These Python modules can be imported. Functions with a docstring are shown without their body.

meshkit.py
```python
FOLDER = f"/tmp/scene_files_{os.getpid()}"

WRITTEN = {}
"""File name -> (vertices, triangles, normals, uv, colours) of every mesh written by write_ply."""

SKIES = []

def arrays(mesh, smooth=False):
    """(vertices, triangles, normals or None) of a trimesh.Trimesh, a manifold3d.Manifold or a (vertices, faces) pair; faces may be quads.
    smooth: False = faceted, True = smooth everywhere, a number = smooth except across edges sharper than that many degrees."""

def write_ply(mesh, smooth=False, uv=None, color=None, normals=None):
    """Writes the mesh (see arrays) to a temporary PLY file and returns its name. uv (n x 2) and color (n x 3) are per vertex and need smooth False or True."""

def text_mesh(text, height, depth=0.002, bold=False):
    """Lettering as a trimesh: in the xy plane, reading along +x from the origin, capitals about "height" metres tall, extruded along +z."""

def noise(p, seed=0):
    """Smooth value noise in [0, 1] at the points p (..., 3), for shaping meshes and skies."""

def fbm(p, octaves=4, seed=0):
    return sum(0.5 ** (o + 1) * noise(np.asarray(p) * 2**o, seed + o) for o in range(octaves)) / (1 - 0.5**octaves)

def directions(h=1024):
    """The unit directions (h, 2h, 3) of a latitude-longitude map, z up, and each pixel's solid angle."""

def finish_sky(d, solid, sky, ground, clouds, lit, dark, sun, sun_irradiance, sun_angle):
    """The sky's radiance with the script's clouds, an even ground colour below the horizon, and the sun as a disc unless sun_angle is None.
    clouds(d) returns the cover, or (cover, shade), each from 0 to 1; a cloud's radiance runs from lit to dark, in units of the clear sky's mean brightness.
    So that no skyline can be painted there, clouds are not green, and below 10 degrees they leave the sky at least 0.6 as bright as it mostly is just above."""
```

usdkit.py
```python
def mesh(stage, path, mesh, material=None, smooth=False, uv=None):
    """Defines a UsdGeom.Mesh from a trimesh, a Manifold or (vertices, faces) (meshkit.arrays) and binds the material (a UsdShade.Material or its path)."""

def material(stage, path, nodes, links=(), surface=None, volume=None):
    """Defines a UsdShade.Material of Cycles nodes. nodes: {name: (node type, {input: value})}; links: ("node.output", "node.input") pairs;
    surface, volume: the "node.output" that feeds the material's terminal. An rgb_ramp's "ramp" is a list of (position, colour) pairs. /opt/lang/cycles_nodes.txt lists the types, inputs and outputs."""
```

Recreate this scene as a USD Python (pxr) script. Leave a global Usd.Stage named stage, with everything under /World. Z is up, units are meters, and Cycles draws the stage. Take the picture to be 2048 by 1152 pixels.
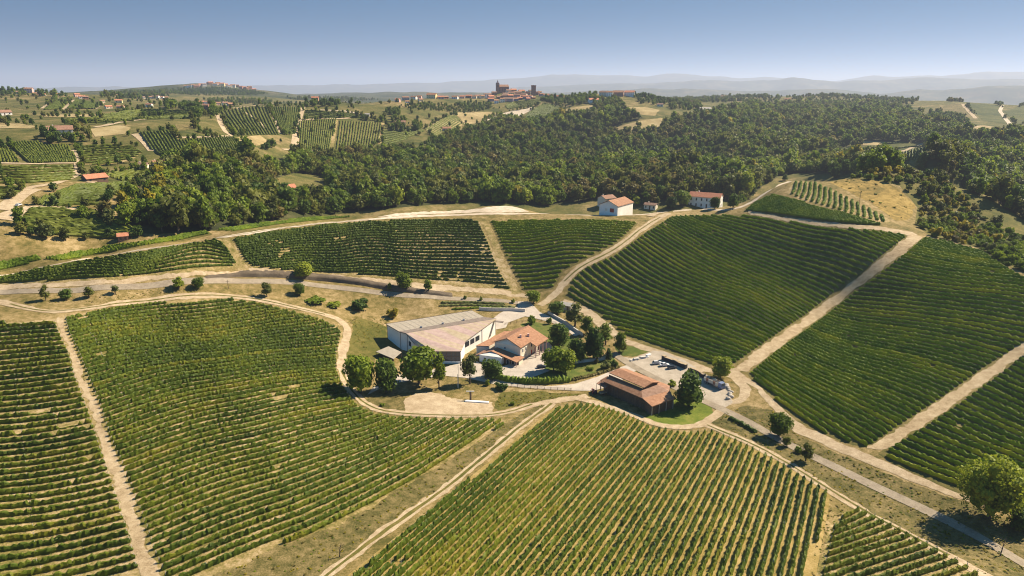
import math, random, zlib
import numpy as np, trimesh, shapely
from shapely.geometry import Polygon, LineString, MultiPolygon, Point
from shapely.ops import unary_union
from scipy.interpolate import RBFInterpolator
from pxr import Usd, UsdGeom, UsdShade, UsdLux, Sdf, Gf, Vt
import usdkit, meshkit

stage = Usd.Stage.CreateInMemory()
UsdGeom.SetStageUpAxis(stage, 'Z'); UsdGeom.SetStageMetersPerUnit(stage, 1.0)
UsdGeom.Xform.Define(stage, '/World'); UsdGeom.Scope.Define(stage, '/World/Looks')

# ------------------------------------------------------------------ camera, sky, sun, exposure
CAM = np.array([0.0, 0.0, 118.0]); FPX = 1366.0; PITCH = math.radians(16.24)
cam = UsdGeom.Camera.Define(stage, '/World/camera')
cam.CreateHorizontalApertureAttr(36.0); cam.CreateVerticalApertureAttr(20.25)
cam.CreateFocalLengthAttr(36.0 * FPX / 2048.0); cam.CreateClippingRangeAttr(Gf.Vec2f(1.0, 120000.0))
cam.CreateExposureAttr(1.12)
_x = cam.AddTransformOp()
_m = Gf.Matrix4d().SetRotate(Gf.Rotation(Gf.Vec3d(1, 0, 0), 90.0 - math.degrees(PITCH))); _m.SetTranslateOnly(Gf.Vec3d(*CAM)); _x.Set(_m)
SUN_EL = math.radians(42.0); SUN_ROT = math.radians(64.0)
sun_dir = np.array([math.sin(SUN_ROT) * math.cos(SUN_EL), math.cos(SUN_ROT) * math.cos(SUN_EL), math.sin(SUN_EL)])
sun = UsdLux.DistantLight.Define(stage, '/World/sun')
sun.CreateIntensityAttr(1.25); sun.CreateAngleAttr(0.5); sun.CreateNormalizeAttr(True); sun.CreateColorAttr(Gf.Vec3f(1.0, 0.87, 0.67))
_m = Gf.Matrix4d().SetRotate(Gf.Rotation(Gf.Vec3d(0, 0, 1), Gf.Vec3d(*sun_dir))); sun.AddTransformOp().Set(_m)
dome = UsdLux.DomeLight.Define(stage, '/World/sky')
skymat = usdkit.material(stage, '/World/Looks/sky', {
    'g': ('texture_coordinate', {}), 'mp': ('mapping', {'mapping_type': 'vector', 'scale': (1, 1, 22.0)}), 'nz': ('vector_math', {'math_type': 'normalize'}),
    's': ('sky_texture', {'sky_type': 'single_scattering', 'sun_disc': False, 'sun_elevation': SUN_EL, 'sun_rotation': SUN_ROT, 'altitude': 200.0, 'air_density': 1.0, 'aerosol_density': 0.05, 'ozone_density': 0.7}),
    'h': ('hsv', {'hue': .484, 'saturation': 1.6, 'value': 1.0}), 'b': ('background_shader', {'strength': 0.06})}, [('g.generated', 'mp.vector'), ('mp.vector', 'nz.vector1'), ('nz.vector', 's.vector'), ('s.color', 'h.color'), ('h.color', 'b.color')], surface='b.background')
UsdShade.MaterialBindingAPI.Apply(dome.GetPrim()).Bind(skymat)
dome.GetPrim().SetCustomDataByKey('kind', 'structure')

# ------------------------------------------------------------------ pixel -> ray, terrain
_cp, _sp = math.cos(PITCH), math.sin(PITCH)
def ray(u, v):
    u = np.asarray(u, float); v = np.asarray(v, float)
    x = (u - 1024) / FPX; y = (576 - v) / FPX
    return np.stack([x, _cp + _sp * y, -_sp + _cp * y], -1)
def azs(u, v):
    d = ray(u, v); return np.arctan2(d[..., 0], d[..., 1]), d[..., 2] / np.hypot(d[..., 0], d[..., 1])
def project(p):
    p = np.asarray(p, float) - CAM
    f = p[..., 1] * _cp - p[..., 2] * _sp; up = p[..., 1] * _sp + p[..., 2] * _cp
    return np.stack([1024 + FPX * p[..., 0] / f, 576 - FPX * up / f], -1)
# control points of the ground: Z are pixels with a height, D pixels with a distance, X azimuth pixel + distance + height for hidden ground
CZ = """0 1152 9;300 1152 8;700 1152 8;1050 1152 8;1350 1152 8;1650 1152 7;2000 1152 6;0 900 14;200 900 12.5;450 950 9.5;700 1000 6;900 1000 5;1150 950 3.5;1400 950 2.5;1000 870 2;740 830 2;690 740 3.5
0 740 22;120 740 21;300 740 18;500 740 13;630 760 7;0 640 29;130 635 28;300 600 25.5;430 592 22.5;560 615 16;660 640 10;688 690 5
0 584 31;150 586 30.5;300 572 29.5;450 562 26;600 566 19.5;720 580 14;850 594 9.5;960 600 6.5;1040 606 4.5
0 560 34;200 560 34;350 545 33;480 538 28.5;640 545 21.5;760 556 17;870 564 13;1040 582 7.5;1100 600 5.5
0 553 34.8;90 535 37.2;200 512 38.8;300 497 39.9;350 490 40.4;400 482 41;460 473 41.2;512 464 41.4;570 455 41.4;640 447 41.2;740 439 40;840 432 38;940 428 37;1024 427 36;1150 429 36;1250 430 35.5;1330 424 36.5;1400 419 38;1450 418 40;1500 406 44;1540 380 51;1586 362 57
800 418 38.5;960 414 37;1030 414 36
780 700 1;850 780 1;800 640 3.5;960 740 .5;1000 610 5;1100 760 0;1064 620 3.5;1130 650 2;1230 710 .2;1330 735 0;1420 770 0;1450 815 -.3;1300 800 -.6;1150 795 -.6;1000 800 -.3;1350 868 -.6;1500 880 0
1548 875 0;1736 967 1;1856 1022 2;2048 1135 3;1470 740 1.8;1545 800 1.5;1740 905 3;1931 1000 4;1185 625 3.2;1250 685 2
1300 560 15;1400 434 36;1180 560 13.5;1500 600 14;1500 500 27;1545 440 41;1690 600 16;1700 457 44;1833 470 42;1760 530 32;1850 600 24;1850 750 11;2048 557 36;2048 700 20;2048 850 10;2048 960 6
1686 392 53;1631 366 57;1773 437 46;1700 354 57;1760 348 56;1850 345 53;1950 400 41;2048 440 31;2048 500 34;1900 430 42;1860 474 41;950 520 20;1130 500 25.5;1600 520 27"""
CD = """1000 408 600;800 408 570;600 422 520;480 450 450;380 461 428;330 455 430;250 478 420;120 490 418;20 500 412;1200 390 640;1350 380 650;1480 345 800;1560 340 820
400 350 560;560 390 580;560 330 720;600 280 880;650 240 1000;600 212 1120;630 204 1200;540 209 1200;700 206 1200;790 203 1250
150 440 445;150 400 470;150 365 520;300 365 540;60 330 600;150 300 660;60 262 750;300 300 640;380 270 700;480 300 690;450 240 850;300 235 900;100 235 950;400 215 1100;100 212 1250;300 206 1400;470 212 1150;0 187 1650;60 184 1750;0 201 1450;130 188 1800;250 196 1800;330 191 2300;420 180 3000;420 167 3300;350 181 3100;500 182 3100;560 189 3200;200 191 2400
1000 350 800;850 350 760;1000 300 950;850 300 900;750 270 960;900 250 1080;1000 260 1080;1000 230 1300;900 225 1250;850 210 1300;860 197 1420;800 202 1350;750 208 1250;1000 207 1420;1000 184 1570;1030 183.5 1570;1030 204 1430;1065 189 1560;970 193 1540;940 196 1500;1090 194 1530;1130 206 1400;1120 196 1500;1200 190 1510;1245 188 1510;1250 202 1420;1250 240 1180;1150 250 1100;1200 310 900;1350 230 1250;1350 206 1600;1400 300 980;1400 260 1150;1450 225 1500;1450 201 2200;1500 250 1300;1550 215 1900;1500 195 2600;1650 250 1350;1700 194 2700;1700 220 1900;1650 310 920;1740 285 1060;1600 290 1020;1850 280 1150;1800 240 1500;1780 200 2500;1915 204 2000;1960 208 2000;2048 211 2100;2000 230 1750;2000 260 1400;2048 300 1100;2048 355 850;1950 335 900
700 198 3600;950 193 4500;700 190 6000;1100 189 6000"""
CX = """-900 60 10;300 60 10;1024 60 10;1700 60 9;2900 60 8;-700 130 11;2700 130 7;-700 230 30;-700 380 38;2700 220 8;2700 330 38;2700 420 36
700 500 14;900 520 12;1100 530 12;1300 540 14;550 440 31;400 411 34;200 404 33.5;30 398 30.5;1500 560 22;1650 620 20;1950 640 8;2100 600 5;1800 640 18
650 1500 70;800 1550 75;480 1450 75;1000 1900 70;1200 1900 75;150 2200 85;50 2200 90;1900 2600 60;2048 2700 60;1350 2000 84;1500 3200 70;1700 3300 60
-900 600 60;-900 1200 80;-900 3000 100;2900 800 20;2900 1500 60;2900 3000 70
420 4200 90;550 4500 60;200 4200 70;-300 5000 70;700 8000 20;1100 8000 20;1400 5000 20;1700 5000 20;2100 5000 20;2700 5500 20
-900 9000 -60;0 9000 -60;500 9000 -60;1024 10000 -60;1500 9000 -60;2048 9000 -60;2900 9000 -60
-900 45000 -100;0 45000 -100;500 45000 -100;1024 45000 -100;1500 45000 -100;2048 45000 -100;2900 45000 -100;-900 20000 -95;500 20000 -95;1024 20000 -95;1500 20000 -95;2900 20000 -95"""
def _nums(s): return np.array([[float(t) for t in q.split()] for q in s.replace('\n', ';').split(';') if q.strip()])
_z, _d, _h = _nums(CZ), _nums(CD), _nums(CX)
_az, _sl = azs(_z[:, 0], _z[:, 1]); P1 = np.stack([_az, (_z[:, 2] - CAM[2]) / _sl, _z[:, 2]], 1)
_az, _sl = azs(_d[:, 0], _d[:, 1]); P2 = np.stack([_az, _d[:, 2], CAM[2] + _sl * _d[:, 2]], 1)
P3 = np.stack([np.arctan((_h[:, 0] - 1024) / FPX / _cp), _h[:, 1], _h[:, 2]], 1)
PTS = np.vstack([P1, P2, P3])
AZ_K = 1.3
_rbf = RBFInterpolator(np.stack([PTS[:, 0] * AZ_K, np.log(PTS[:, 1])], 1), PTS[:, 2], kernel='thin_plate_spline', smoothing=2e-5)
NA, NR = 580, 730
A0, A1, L0, L1 = math.radians(-56), math.radians(56), math.log(45.0), math.log(46000.0)
# radial spacing: fine near, coarser beyond 3 km
_t = np.linspace(0, 1, NR)
_near = int(NR * 0.86)
LR = np.concatenate([np.linspace(L0, math.log(3500.0), _near, endpoint=False), np.linspace(math.log(3500.0), L1, NR - _near)])
AG = np.linspace(A0, A1, NA)
_aa, _ll = np.meshgrid(AG, LR, indexing='ij')
GX = np.sin(_aa) * np.exp(_ll); GY = np.cos(_aa) * np.exp(_ll)
_sub = (slice(None, None, 4), slice(None, None, 4))
_ca, _cl = np.linspace(A0, A1, 131), np.concatenate([LR[::4], LR[-1:]])
_ma, _ml = np.meshgrid(_ca, _cl, indexing='ij')
_zc = _rbf(np.stack([_ma.ravel() * AZ_K, _ml.ravel()], 1)).reshape(_ma.shape)
from scipy.interpolate import RectBivariateSpline
GZ = RectBivariateSpline(_ca, _cl, _zc)(AG, LR)
_r = np.exp(_ll)
GZ = GZ + (meshkit.fbm(np.stack([GX / 9, GY / 9, 0 * GX], -1), 3, 5) - .5) * np.clip((_r - 250) / 400, .12, 1.2) * .9
GZ = GZ + (meshkit.fbm(np.stack([GX / 160, GY / 160, 0 * GX], -1), 4, 9) - .5) * (np.clip((_r - 700) / 1500, 0, 1) * 14 + np.clip((_r - 640) / 200, 0, 1) * np.clip((1420 - _r) / 200, 0, 1) * np.clip((_aa + .04) / .12, 0, 1) * 36)
GZ = GZ + (meshkit.fbm(np.stack([GX / 900, GY / 900, 0 * GX], -1), 4, 19) - .5) * np.clip((_r - 3600) / 3000, 0, 1) * 110
GZ = GZ + (meshkit.fbm(np.stack([GX / 330 + 7, GY / 330, 0 * GX], -1), 3, 29) - .5) * np.clip((_r - 680) / 220, 0, 1) * np.clip((1380 - _r) / 220, 0, 1) * np.clip((_aa + .05) / .15, 0, 1) * 75
def grid_ij(x, y):
    a = np.arctan2(x, y); l = np.log(np.maximum(np.hypot(x, y), 1e-3))
    i = np.clip((a - A0) / (A1 - A0) * (NA - 1), 0, NA - 1.001); j = np.clip(np.interp(l, LR, np.arange(NR)), 0, NR - 1.001)
    return i, j
def ground(x, y):
    i, j = grid_ij(np.asarray(x, float), np.asarray(y, float)); i0, j0 = i.astype(int), j.astype(int); s, t = i - i0, j - j0
    a, b, c, d = GZ[i0, j0], GZ[i0 + 1, j0], GZ[i0, j0 + 1], GZ[i0 + 1, j0 + 1]
    return np.where(s >= t, a + s * (b - a) + t * (d - b), a + t * (c - a) + s * (d - c))
def at(u, v, zoff=0.0):
    """the point of the ground that the picture shows at pixel (u, v) of 2048 x 1152"""
    u = np.atleast_1d(np.asarray(u, float)); v = np.atleast_1d(np.asarray(v, float))
    a, s = azs(u, v)
    out = np.empty((len(u), 3)); R = np.exp(LR)
    fi = np.clip((a - A0) / (A1 - A0) * (NA - 1), 0, NA - 1.001); i0 = fi.astype(int); w = (fi - i0)
    for k in range(len(u)):
        z = GZ[i0[k]] * (1 - w[k]) + GZ[i0[k] + 1] * w[k] + zoff
        g = z - (CAM[2] + s[k] * R)
        hit = np.nonzero(g >= 0)[0]
        if len(hit) == 0: r = R[-1]
        else:
            h = hit[0]
            r = R[0] if h == 0 else R[h - 1] + (R[h] - R[h - 1]) * (-g[h - 1]) / (g[h] - g[h - 1])
        x, y = math.sin(a[k]) * r, math.cos(a[k]) * r
        out[k] = (x, y, CAM[2] + s[k] * r)
    return out
def crest(u, v, rmax):
    """like at() for one pixel, but no farther than the skyline within RMAX metres"""
    p = at(u, v)[0]
    if math.hypot(p[0], p[1]) <= rmax: return p
    a, _ = azs(u, v); i = int(round((float(a) - A0) / (A1 - A0) * (NA - 1))); R = np.exp(LR); k = int(np.argmax(np.where(R < rmax, (GZ[i] - CAM[2]) / R, -9)))
    return np.array([math.sin(a) * R[k], math.cos(a) * R[k], GZ[i, k]])
def at_z(u, v, z):
    d = ray(u, v); t = (z - CAM[2]) / d[..., 2]
    return CAM + d * t[..., None] if np.ndim(t) else CAM + d * t
# ------------------------------------------------------------------ naming, prims
USED = {}
def numbered(path):
    n = USED.get(path, 0); USED[path] = n + 1
    return path if n == 0 else f"{path}_{n:03d}"
def tag(p, label=None, cat=None, group=None, kind=None):
    p = p.GetPrim() if hasattr(p, 'GetPrim') else p
    for k, val in (('label', label), ('category', cat), ('group', group), ('kind', kind)):
        if val: p.SetCustomDataByKey(k, val)
    return p
def thing(name, label, cat, loc=(0, 0, 0), rotz=0.0, group=None, scale=None, root='/World'):
    x = UsdGeom.Xform.Define(stage, numbered(f'{root}/{name}'))
    x.AddTranslateOp().Set(Gf.Vec3d(*map(float, loc)))
    if rotz: x.AddRotateZOp().Set(float(math.degrees(rotz)))
    if scale is not None: x.AddScaleOp().Set(Gf.Vec3f(*map(float, scale)))
    tag(x, label, cat, group)
    return x
def obj(name, mesh, mat, parent=None, smooth=False):
    root = str(parent.GetPath()) if parent is not None else '/World'
    return usdkit.mesh(stage, numbered(f'{root}/{name}'), mesh, mat, smooth)
def copy_of(name, proto, label, cat, loc, rotz=0.0, group=None, scale=None):
    x = thing(name, label, cat, loc, rotz, group, scale)
    x.GetPrim().GetReferences().AddInternalReference(Sdf.Path(proto)); x.GetPrim().SetInstanceable(True)
    return x
def cat(meshes): return trimesh.util.concatenate(meshes)
def box(x0, x1, y0, y1, z0, z1):
    b = trimesh.creation.box([abs(x1 - x0), abs(y1 - y0), abs(z1 - z0)]); b.apply_translation([(x0 + x1) / 2, (y0 + y1) / 2, (z0 + z1) / 2]); return b
def tube(p, r, sides=6):
    p = np.asarray(p, float); r = np.broadcast_to(r, (len(p),)); t = np.gradient(p, axis=0); t /= np.linalg.norm(t, axis=1, keepdims=True)
    ref = np.where(np.abs(t[:, 2:]) < .9, [[0, 0, 1.]], [[1., 0, 0]]); a = np.cross(t, ref); a /= np.linalg.norm(a, axis=1, keepdims=True); b = np.cross(t, a)
    g = np.arange(sides) * 2 * np.pi / sides
    v = (p[:, None] + r[:, None, None] * (np.cos(g)[None, :, None] * a[:, None] + np.sin(g)[None, :, None] * b[:, None])).reshape(-1, 3)
    i, j = np.meshgrid(np.arange(len(p) - 1), np.arange(sides), indexing='ij'); j2 = (j + 1) % sides
    q = np.stack([i * sides + j, i * sides + j2, (i + 1) * sides + j2, (i + 1) * sides + j], -1).reshape(-1, 4)
    n = len(v); v = np.vstack([v, p[0], p[-1]]); k = np.arange(sides); k2 = (k + 1) % sides; L = (len(p) - 1) * sides
    caps = np.vstack([np.stack([np.full(sides, n), k2, k], 1), np.stack([np.full(sides, n + 1), L + k, L + k2], 1)])
    return trimesh.Trimesh(v, np.vstack([q[:, [0, 2, 1]], q[:, [0, 3, 2]], caps[:, ::-1]]), process=False)
def hull(pts): return trimesh.convex.convex_hull(np.asarray(pts, float))
def rotz(v, a):
    c, s = math.cos(a), math.sin(a); v = np.asarray(v, float); return np.stack([v[..., 0] * c - v[..., 1] * s, v[..., 0] * s + v[..., 1] * c, v[..., 2]], -1)

# ------------------------------------------------------------------ materials
MATS = {}
def mat_plain(name, col, rough=.7, var=.15, scale=.6, metal=0.0, spec=.3):
    if name in MATS: return MATS[name]
    c = np.array(col); n = {'g': ('texture_coordinate', {}), 'n': ('noise_texture', {'scale': scale, 'detail': 4.0}),
        'r': ('rgb_ramp', {'ramp': [(.25, tuple(c * (1 - var))), (.75, tuple(np.minimum(c * (1 + var), .95)))]}),
        'p': ('principled_bsdf', {'roughness': rough, 'metallic': metal, 'specular_ior_level': spec})}
    MATS[name] = usdkit.material(stage, f'/World/Looks/{name}', n, [('g.object', 'n.vector'), ('n.fac', 'r.fac'), ('r.color', 'p.base_color')], surface='p.BSDF')
    return MATS[name]
def mat_ground(name, cols, scales=(.02, .25, 2.5), mixw=(.5, .3, .2), bump=.4, rough=.95, lo=.40, hi=.60):
    """layered noise over the ground: broad patches, tufts, grain"""
    k = [tuple(c) for c in cols]; n = {'g': ('geometry', {})}
    l = []
    for i, s in enumerate(scales):
        n[f'n{i}'] = ('noise_texture', {'scale': s, 'detail': 5.0, 'roughness': .62}); l.append(('g.position', f'n{i}.vector'))
    n['m0'] = ('math', {'math_type': 'multiply', 'value2': mixw[0]}); n['m1'] = ('math', {'math_type': 'multiply_add', 'value2': mixw[1]}); n['m2'] = ('math', {'math_type': 'multiply_add', 'value2': mixw[2]})
    n['r'] = ('rgb_ramp', {'ramp': [(lo + (hi - lo) * i / max(len(k) - 1, 1), c) for i, c in enumerate(k)]})
    n['b'] = ('bump', {'strength': bump, 'distance': .25}); n['p'] = ('principled_bsdf', {'roughness': rough, 'specular_ior_level': .15})
    l += [('n0.fac', 'm0.value1'), ('n1.fac', 'm1.value1'), ('m0.value', 'm1.value3'), ('n2.fac', 'm2.value1'), ('m1.value', 'm2.value3'), ('m2.value', 'r.fac'), ('r.color', 'p.base_color'), ('n2.fac', 'b.height'), ('b.normal', 'p.normal')]
    MATS[name] = usdkit.material(stage, f'/World/Looks/{name}', n, l, surface='p.BSDF'); return MATS[name]
def mat_leaf(name, cols, scale=.9, trans=.25, broad=.012, rnd=.3, bw=.3):
    """leaves: colour runs with clump noise, broad patches, and from card to card"""
    n = {'g': ('geometry', {}), 'o': ('object_info', {}), 'n': ('noise_texture', {'scale': scale, 'detail': 3.0}), 'nb': ('noise_texture', {'scale': broad, 'detail': 3.0}),
         'm0': ('math', {'math_type': 'multiply', 'value2': .42}), 'm1': ('math', {'math_type': 'multiply_add', 'value2': bw}), 'm2': ('math', {'math_type': 'multiply_add', 'value2': rnd * .5}), 'm3': ('math', {'math_type': 'multiply_add', 'value2': rnd * .6}),
         'r': ('rgb_ramp', {'ramp': [(.25 + .5 * i / (len(cols) - 1), c) for i, c in enumerate(cols)]}), 'p': ('principled_bsdf', {'roughness': .6, 'specular_ior_level': .25}),
         't': ('translucent_bsdf', {}), 'x': ('mix_closure', {'fac': trans})}
    l = [('g.position', 'n.vector'), ('g.position', 'nb.vector'), ('n.fac', 'm0.value1'), ('nb.fac', 'm1.value1'), ('m0.value', 'm1.value3'), ('g.random_per_island', 'm2.value1'), ('m1.value', 'm2.value3'), ('o.random', 'm3.value1'), ('m2.value', 'm3.value3'),
         ('m3.value', 'r.fac'), ('r.color', 'p.base_color'), ('r.color', 't.color'), ('p.BSDF', 'x.closure1'), ('t.BSDF', 'x.closure2')]
    MATS[name] = usdkit.material(stage, f'/World/Looks/{name}', n, l, surface='x.closure'); return MATS[name]

mat_ground('dry_grass', [(.075, .07, .016), (.15, .115, .035), (.25, .18, .075), (.36, .265, .135)], scales=(.03, .35, 2.0), mixw=(.35, .35, .3))
mat_ground('hill_grass', [(.042, .052, .011), (.078, .08, .018), (.13, .11, .034), (.23, .17, .075)], scales=(.012, .07, .6), mixw=(.45, .35, .2))
mat_ground('bare_soil', [(.25, .18, .10), (.36, .27, .16), (.46, .36, .235)], scales=(.05, .4, 2.5), mixw=(.25, .4, .35))
mat_ground('pale_track', [(.28, .205, .12), (.38, .29, .185), (.48, .38, .255)], scales=(.05, .4, 2.5), mixw=(.2, .4, .4), bump=.3)
mat_ground('white_earth', [(.36, .28, .2), (.48, .395, .295), (.58, .5, .4)], mixw=(.2, .4, .4))
mat_ground('asphalt', [(.20, .16, .115), (.27, .22, .16), (.34, .28, .205)], scales=(.05, .3, 2.0), mixw=(.25, .4, .35), bump=.15, rough=.9)
mat_ground('paving', [(.34, .29, .24), (.42, .36, .30), (.48, .42, .35)], mixw=(.2, .4, .4), bump=.1)
mat_ground('gravel', [(.30, .25, .19), (.38, .32, .25), (.46, .39, .31)], mixw=(.2, .4, .4), bump=.4)
mat_ground('lawn', [(.045, .075, .012), (.085, .11, .02), (.15, .14, .035)], mixw=(.4, .4, .2))
mat_ground('bright_grass', [(.07, .10, .012), (.12, .15, .018), (.2, .19, .04)], mixw=(.4, .4, .2))
mat_ground('field_soil', [(.09, .085, .02), (.18, .145, .045), (.30, .22, .10), (.41, .31, .18)], scales=(.03, .3, 1.6), mixw=(.3, .4, .3))
mat_ground('field_grass', [(.15, .115, .025), (.25, .18, .055), (.36, .26, .11)], mixw=(.3, .4, .3))
mat_ground('field_dark', [(.07, .07, .016), (.13, .105, .03), (.22, .17, .07)], mixw=(.3, .4, .3))
mat_ground('dry_lawn', [(.06, .068, .012), (.105, .095, .02), (.17, .135, .04)], scales=(.04, .3, 2.0), mixw=(.4, .35, .25))
mat_ground('brown_verge', [(.055, .055, .013), (.10, .085, .026), (.16, .125, .046), (.23, .17, .075)], scales=(.05, .4, 2.0), mixw=(.3, .4, .3), bump=.8)
mat_ground('dark_bank', [(.07, .055, .04), (.11, .085, .06), (.15, .12, .085)], mixw=(.3, .4, .3), bump=.8)
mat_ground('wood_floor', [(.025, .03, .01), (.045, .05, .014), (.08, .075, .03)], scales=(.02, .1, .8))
mat_ground('stubble', [(.20, .15, .065), (.29, .22, .10), (.38, .30, .16)], scales=(.012, .09, 1.0))
mat_ground('green_crop', [(.035, .05, .010), (.06, .07, .014), (.10, .095, .025)], scales=(.01, .08, 1.0))
mat_ground('orange_grass', [(.09, .08, .02), (.18, .125, .03), (.28, .19, .05), (.36, .25, .08)], scales=(.05, .3, 1.5), mixw=(.35, .4, .25))
mat_ground('far_land', [(.03, .042, .02), (.05, .06, .026), (.11, .095, .05)], scales=(.002, .008, .05), mixw=(.45, .35, .2))
mat_leaf('vine_leaf', [(0.043, 0.071, 0.0048), (0.081, 0.125, 0.0072), (0.144, 0.184, 0.0108), (0.259, 0.239, 0.0180)], scale=.4, trans=.42, broad=.05, rnd=.4, bw=.36)
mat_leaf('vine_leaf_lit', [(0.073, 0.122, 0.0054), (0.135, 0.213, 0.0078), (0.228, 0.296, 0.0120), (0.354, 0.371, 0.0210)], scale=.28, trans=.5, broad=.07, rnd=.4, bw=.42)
mat_leaf('vine_leaf_yellow', [(0.082, 0.110, 0.0048), (0.166, 0.180, 0.0090), (0.308, 0.261, 0.0150), (0.568, 0.381, 0.0372)], scale=.45, trans=.32, broad=.02, rnd=.35)
mat_leaf('vine_leaf_far', [(0.057, 0.078, 0.0060), (0.094, 0.123, 0.0096), (0.140, 0.157, 0.0144), (0.198, 0.185, 0.0240)], scale=.1, trans=.2, broad=.01, rnd=.3)

# ------------------------------------------------------------------ ground sheets: the terrain, and patches cut to its own facets and laid just above it
def grid_mesh(j0, j1):
    idx = np.arange(NA)[:, None] * (j1 - j0 + 1) + np.arange(j1 - j0 + 1)[None, :]
    v = np.stack([GX[:, j0:j1 + 1], GY[:, j0:j1 + 1], GZ[:, j0:j1 + 1]], -1).reshape(-1, 3)
    a, b, c, d = idx[:-1, :-1].ravel(), idx[1:, :-1].ravel(), idx[:-1, 1:].ravel(), idx[1:, 1:].ravel()
    return v, np.vstack([np.stack([a, d, b], 1), np.stack([a, c, d], 1)])
def structure(name, mesh, mat, smooth=True, label=None):
    return tag(obj(name, mesh, MATS[mat] if isinstance(mat, str) else mat, None, smooth), label, None, None, 'structure')
_split = int(np.searchsorted(LR, math.log(520.0)))
_far = int(np.searchsorted(LR, math.log(2600.0)))
structure('ground', grid_mesh(0, _split), 'dry_grass')
structure('hills', grid_mesh(_split, _far), 'hill_grass')
structure('plain', grid_mesh(_far, NR - 1), 'far_land')
def drape(poly, lift):
    """poly (ground plan) as a sheet that follows the terrain's facets, LIFT above them"""
    x0, y0, x1, y1 = poly.bounds
    m = (GX > x0 - 30) & (GX < x1 + 30) & (GY > y0 - 30) & (GY < y1 + 30)
    ii, jj = np.nonzero(m)
    if len(ii) == 0: return None
    i = np.arange(max(ii.min() - 1, 0), min(ii.max() + 1, NA - 1)); j = np.arange(max(jj.min() - 1, 0), min(jj.max() + 1, NR - 1))
    I, J = [q.ravel() for q in np.meshgrid(i, j, indexing='ij')]
    P = lambda di, dj: np.stack([GX[I + di, J + dj], GY[I + di, J + dj]], -1)
    T = np.concatenate([np.stack([P(0, 0), P(1, 1), P(1, 0)], 1), np.stack([P(0, 0), P(0, 1), P(1, 1)], 1)])
    keep = (T[..., 0].max(1) > x0) & (T[..., 0].min(1) < x1) & (T[..., 1].max(1) > y0) & (T[..., 1].min(1) < y1)
    T = T[keep]
    g = shapely.polygons(np.concatenate([T, T[:, :1]], 1)); shapely.prepare(poly)
    ins = shapely.contains_properly(poly, g); cut = shapely.intersects(poly, g) & ~ins
    tri = [T[ins]]
    if cut.any():
        parts = shapely.get_parts(shapely.intersection(g[cut], poly)); parts = parts[shapely.area(parts) > 1e-5]
        c = shapely.get_parts(shapely.constrained_delaunay_triangles(parts)); c = c[shapely.area(c) > 1e-6]
        if len(c): tri.append(shapely.get_coordinates(c).reshape(-1, 4, 2)[:, :3])
    t = np.concatenate(tri); 
    if len(t) == 0: return None
    a = t[:, 1] - t[:, 0]; b = t[:, 2] - t[:, 0]; flip = (a[:, 0] * b[:, 1] - a[:, 1] * b[:, 0]) < 0; t[flip] = t[flip][:, ::-1]
    xy, inv = np.unique(np.round(t.reshape(-1, 2), 3), axis=0, return_inverse=True)
    return np.column_stack([xy, ground(xy[:, 0], xy[:, 1]) + lift]), inv.reshape(-1, 3)
def dense(px, n=None, step=14.0, close=True):
    px = np.asarray(px, float); q = np.vstack([px, px[:1]]) if close else px
    out = []
    for a, b in zip(q[:-1], q[1:]):
        k = max(1, int(np.hypot(*(b - a)) / step)); out += [a + (b - a) * i / k for i in range(k)]
    if not close: out.append(q[-1])
    return np.array(out)
def P_(s): return [tuple(float(t) for t in q.split(',')) for q in s.split()]
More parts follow.
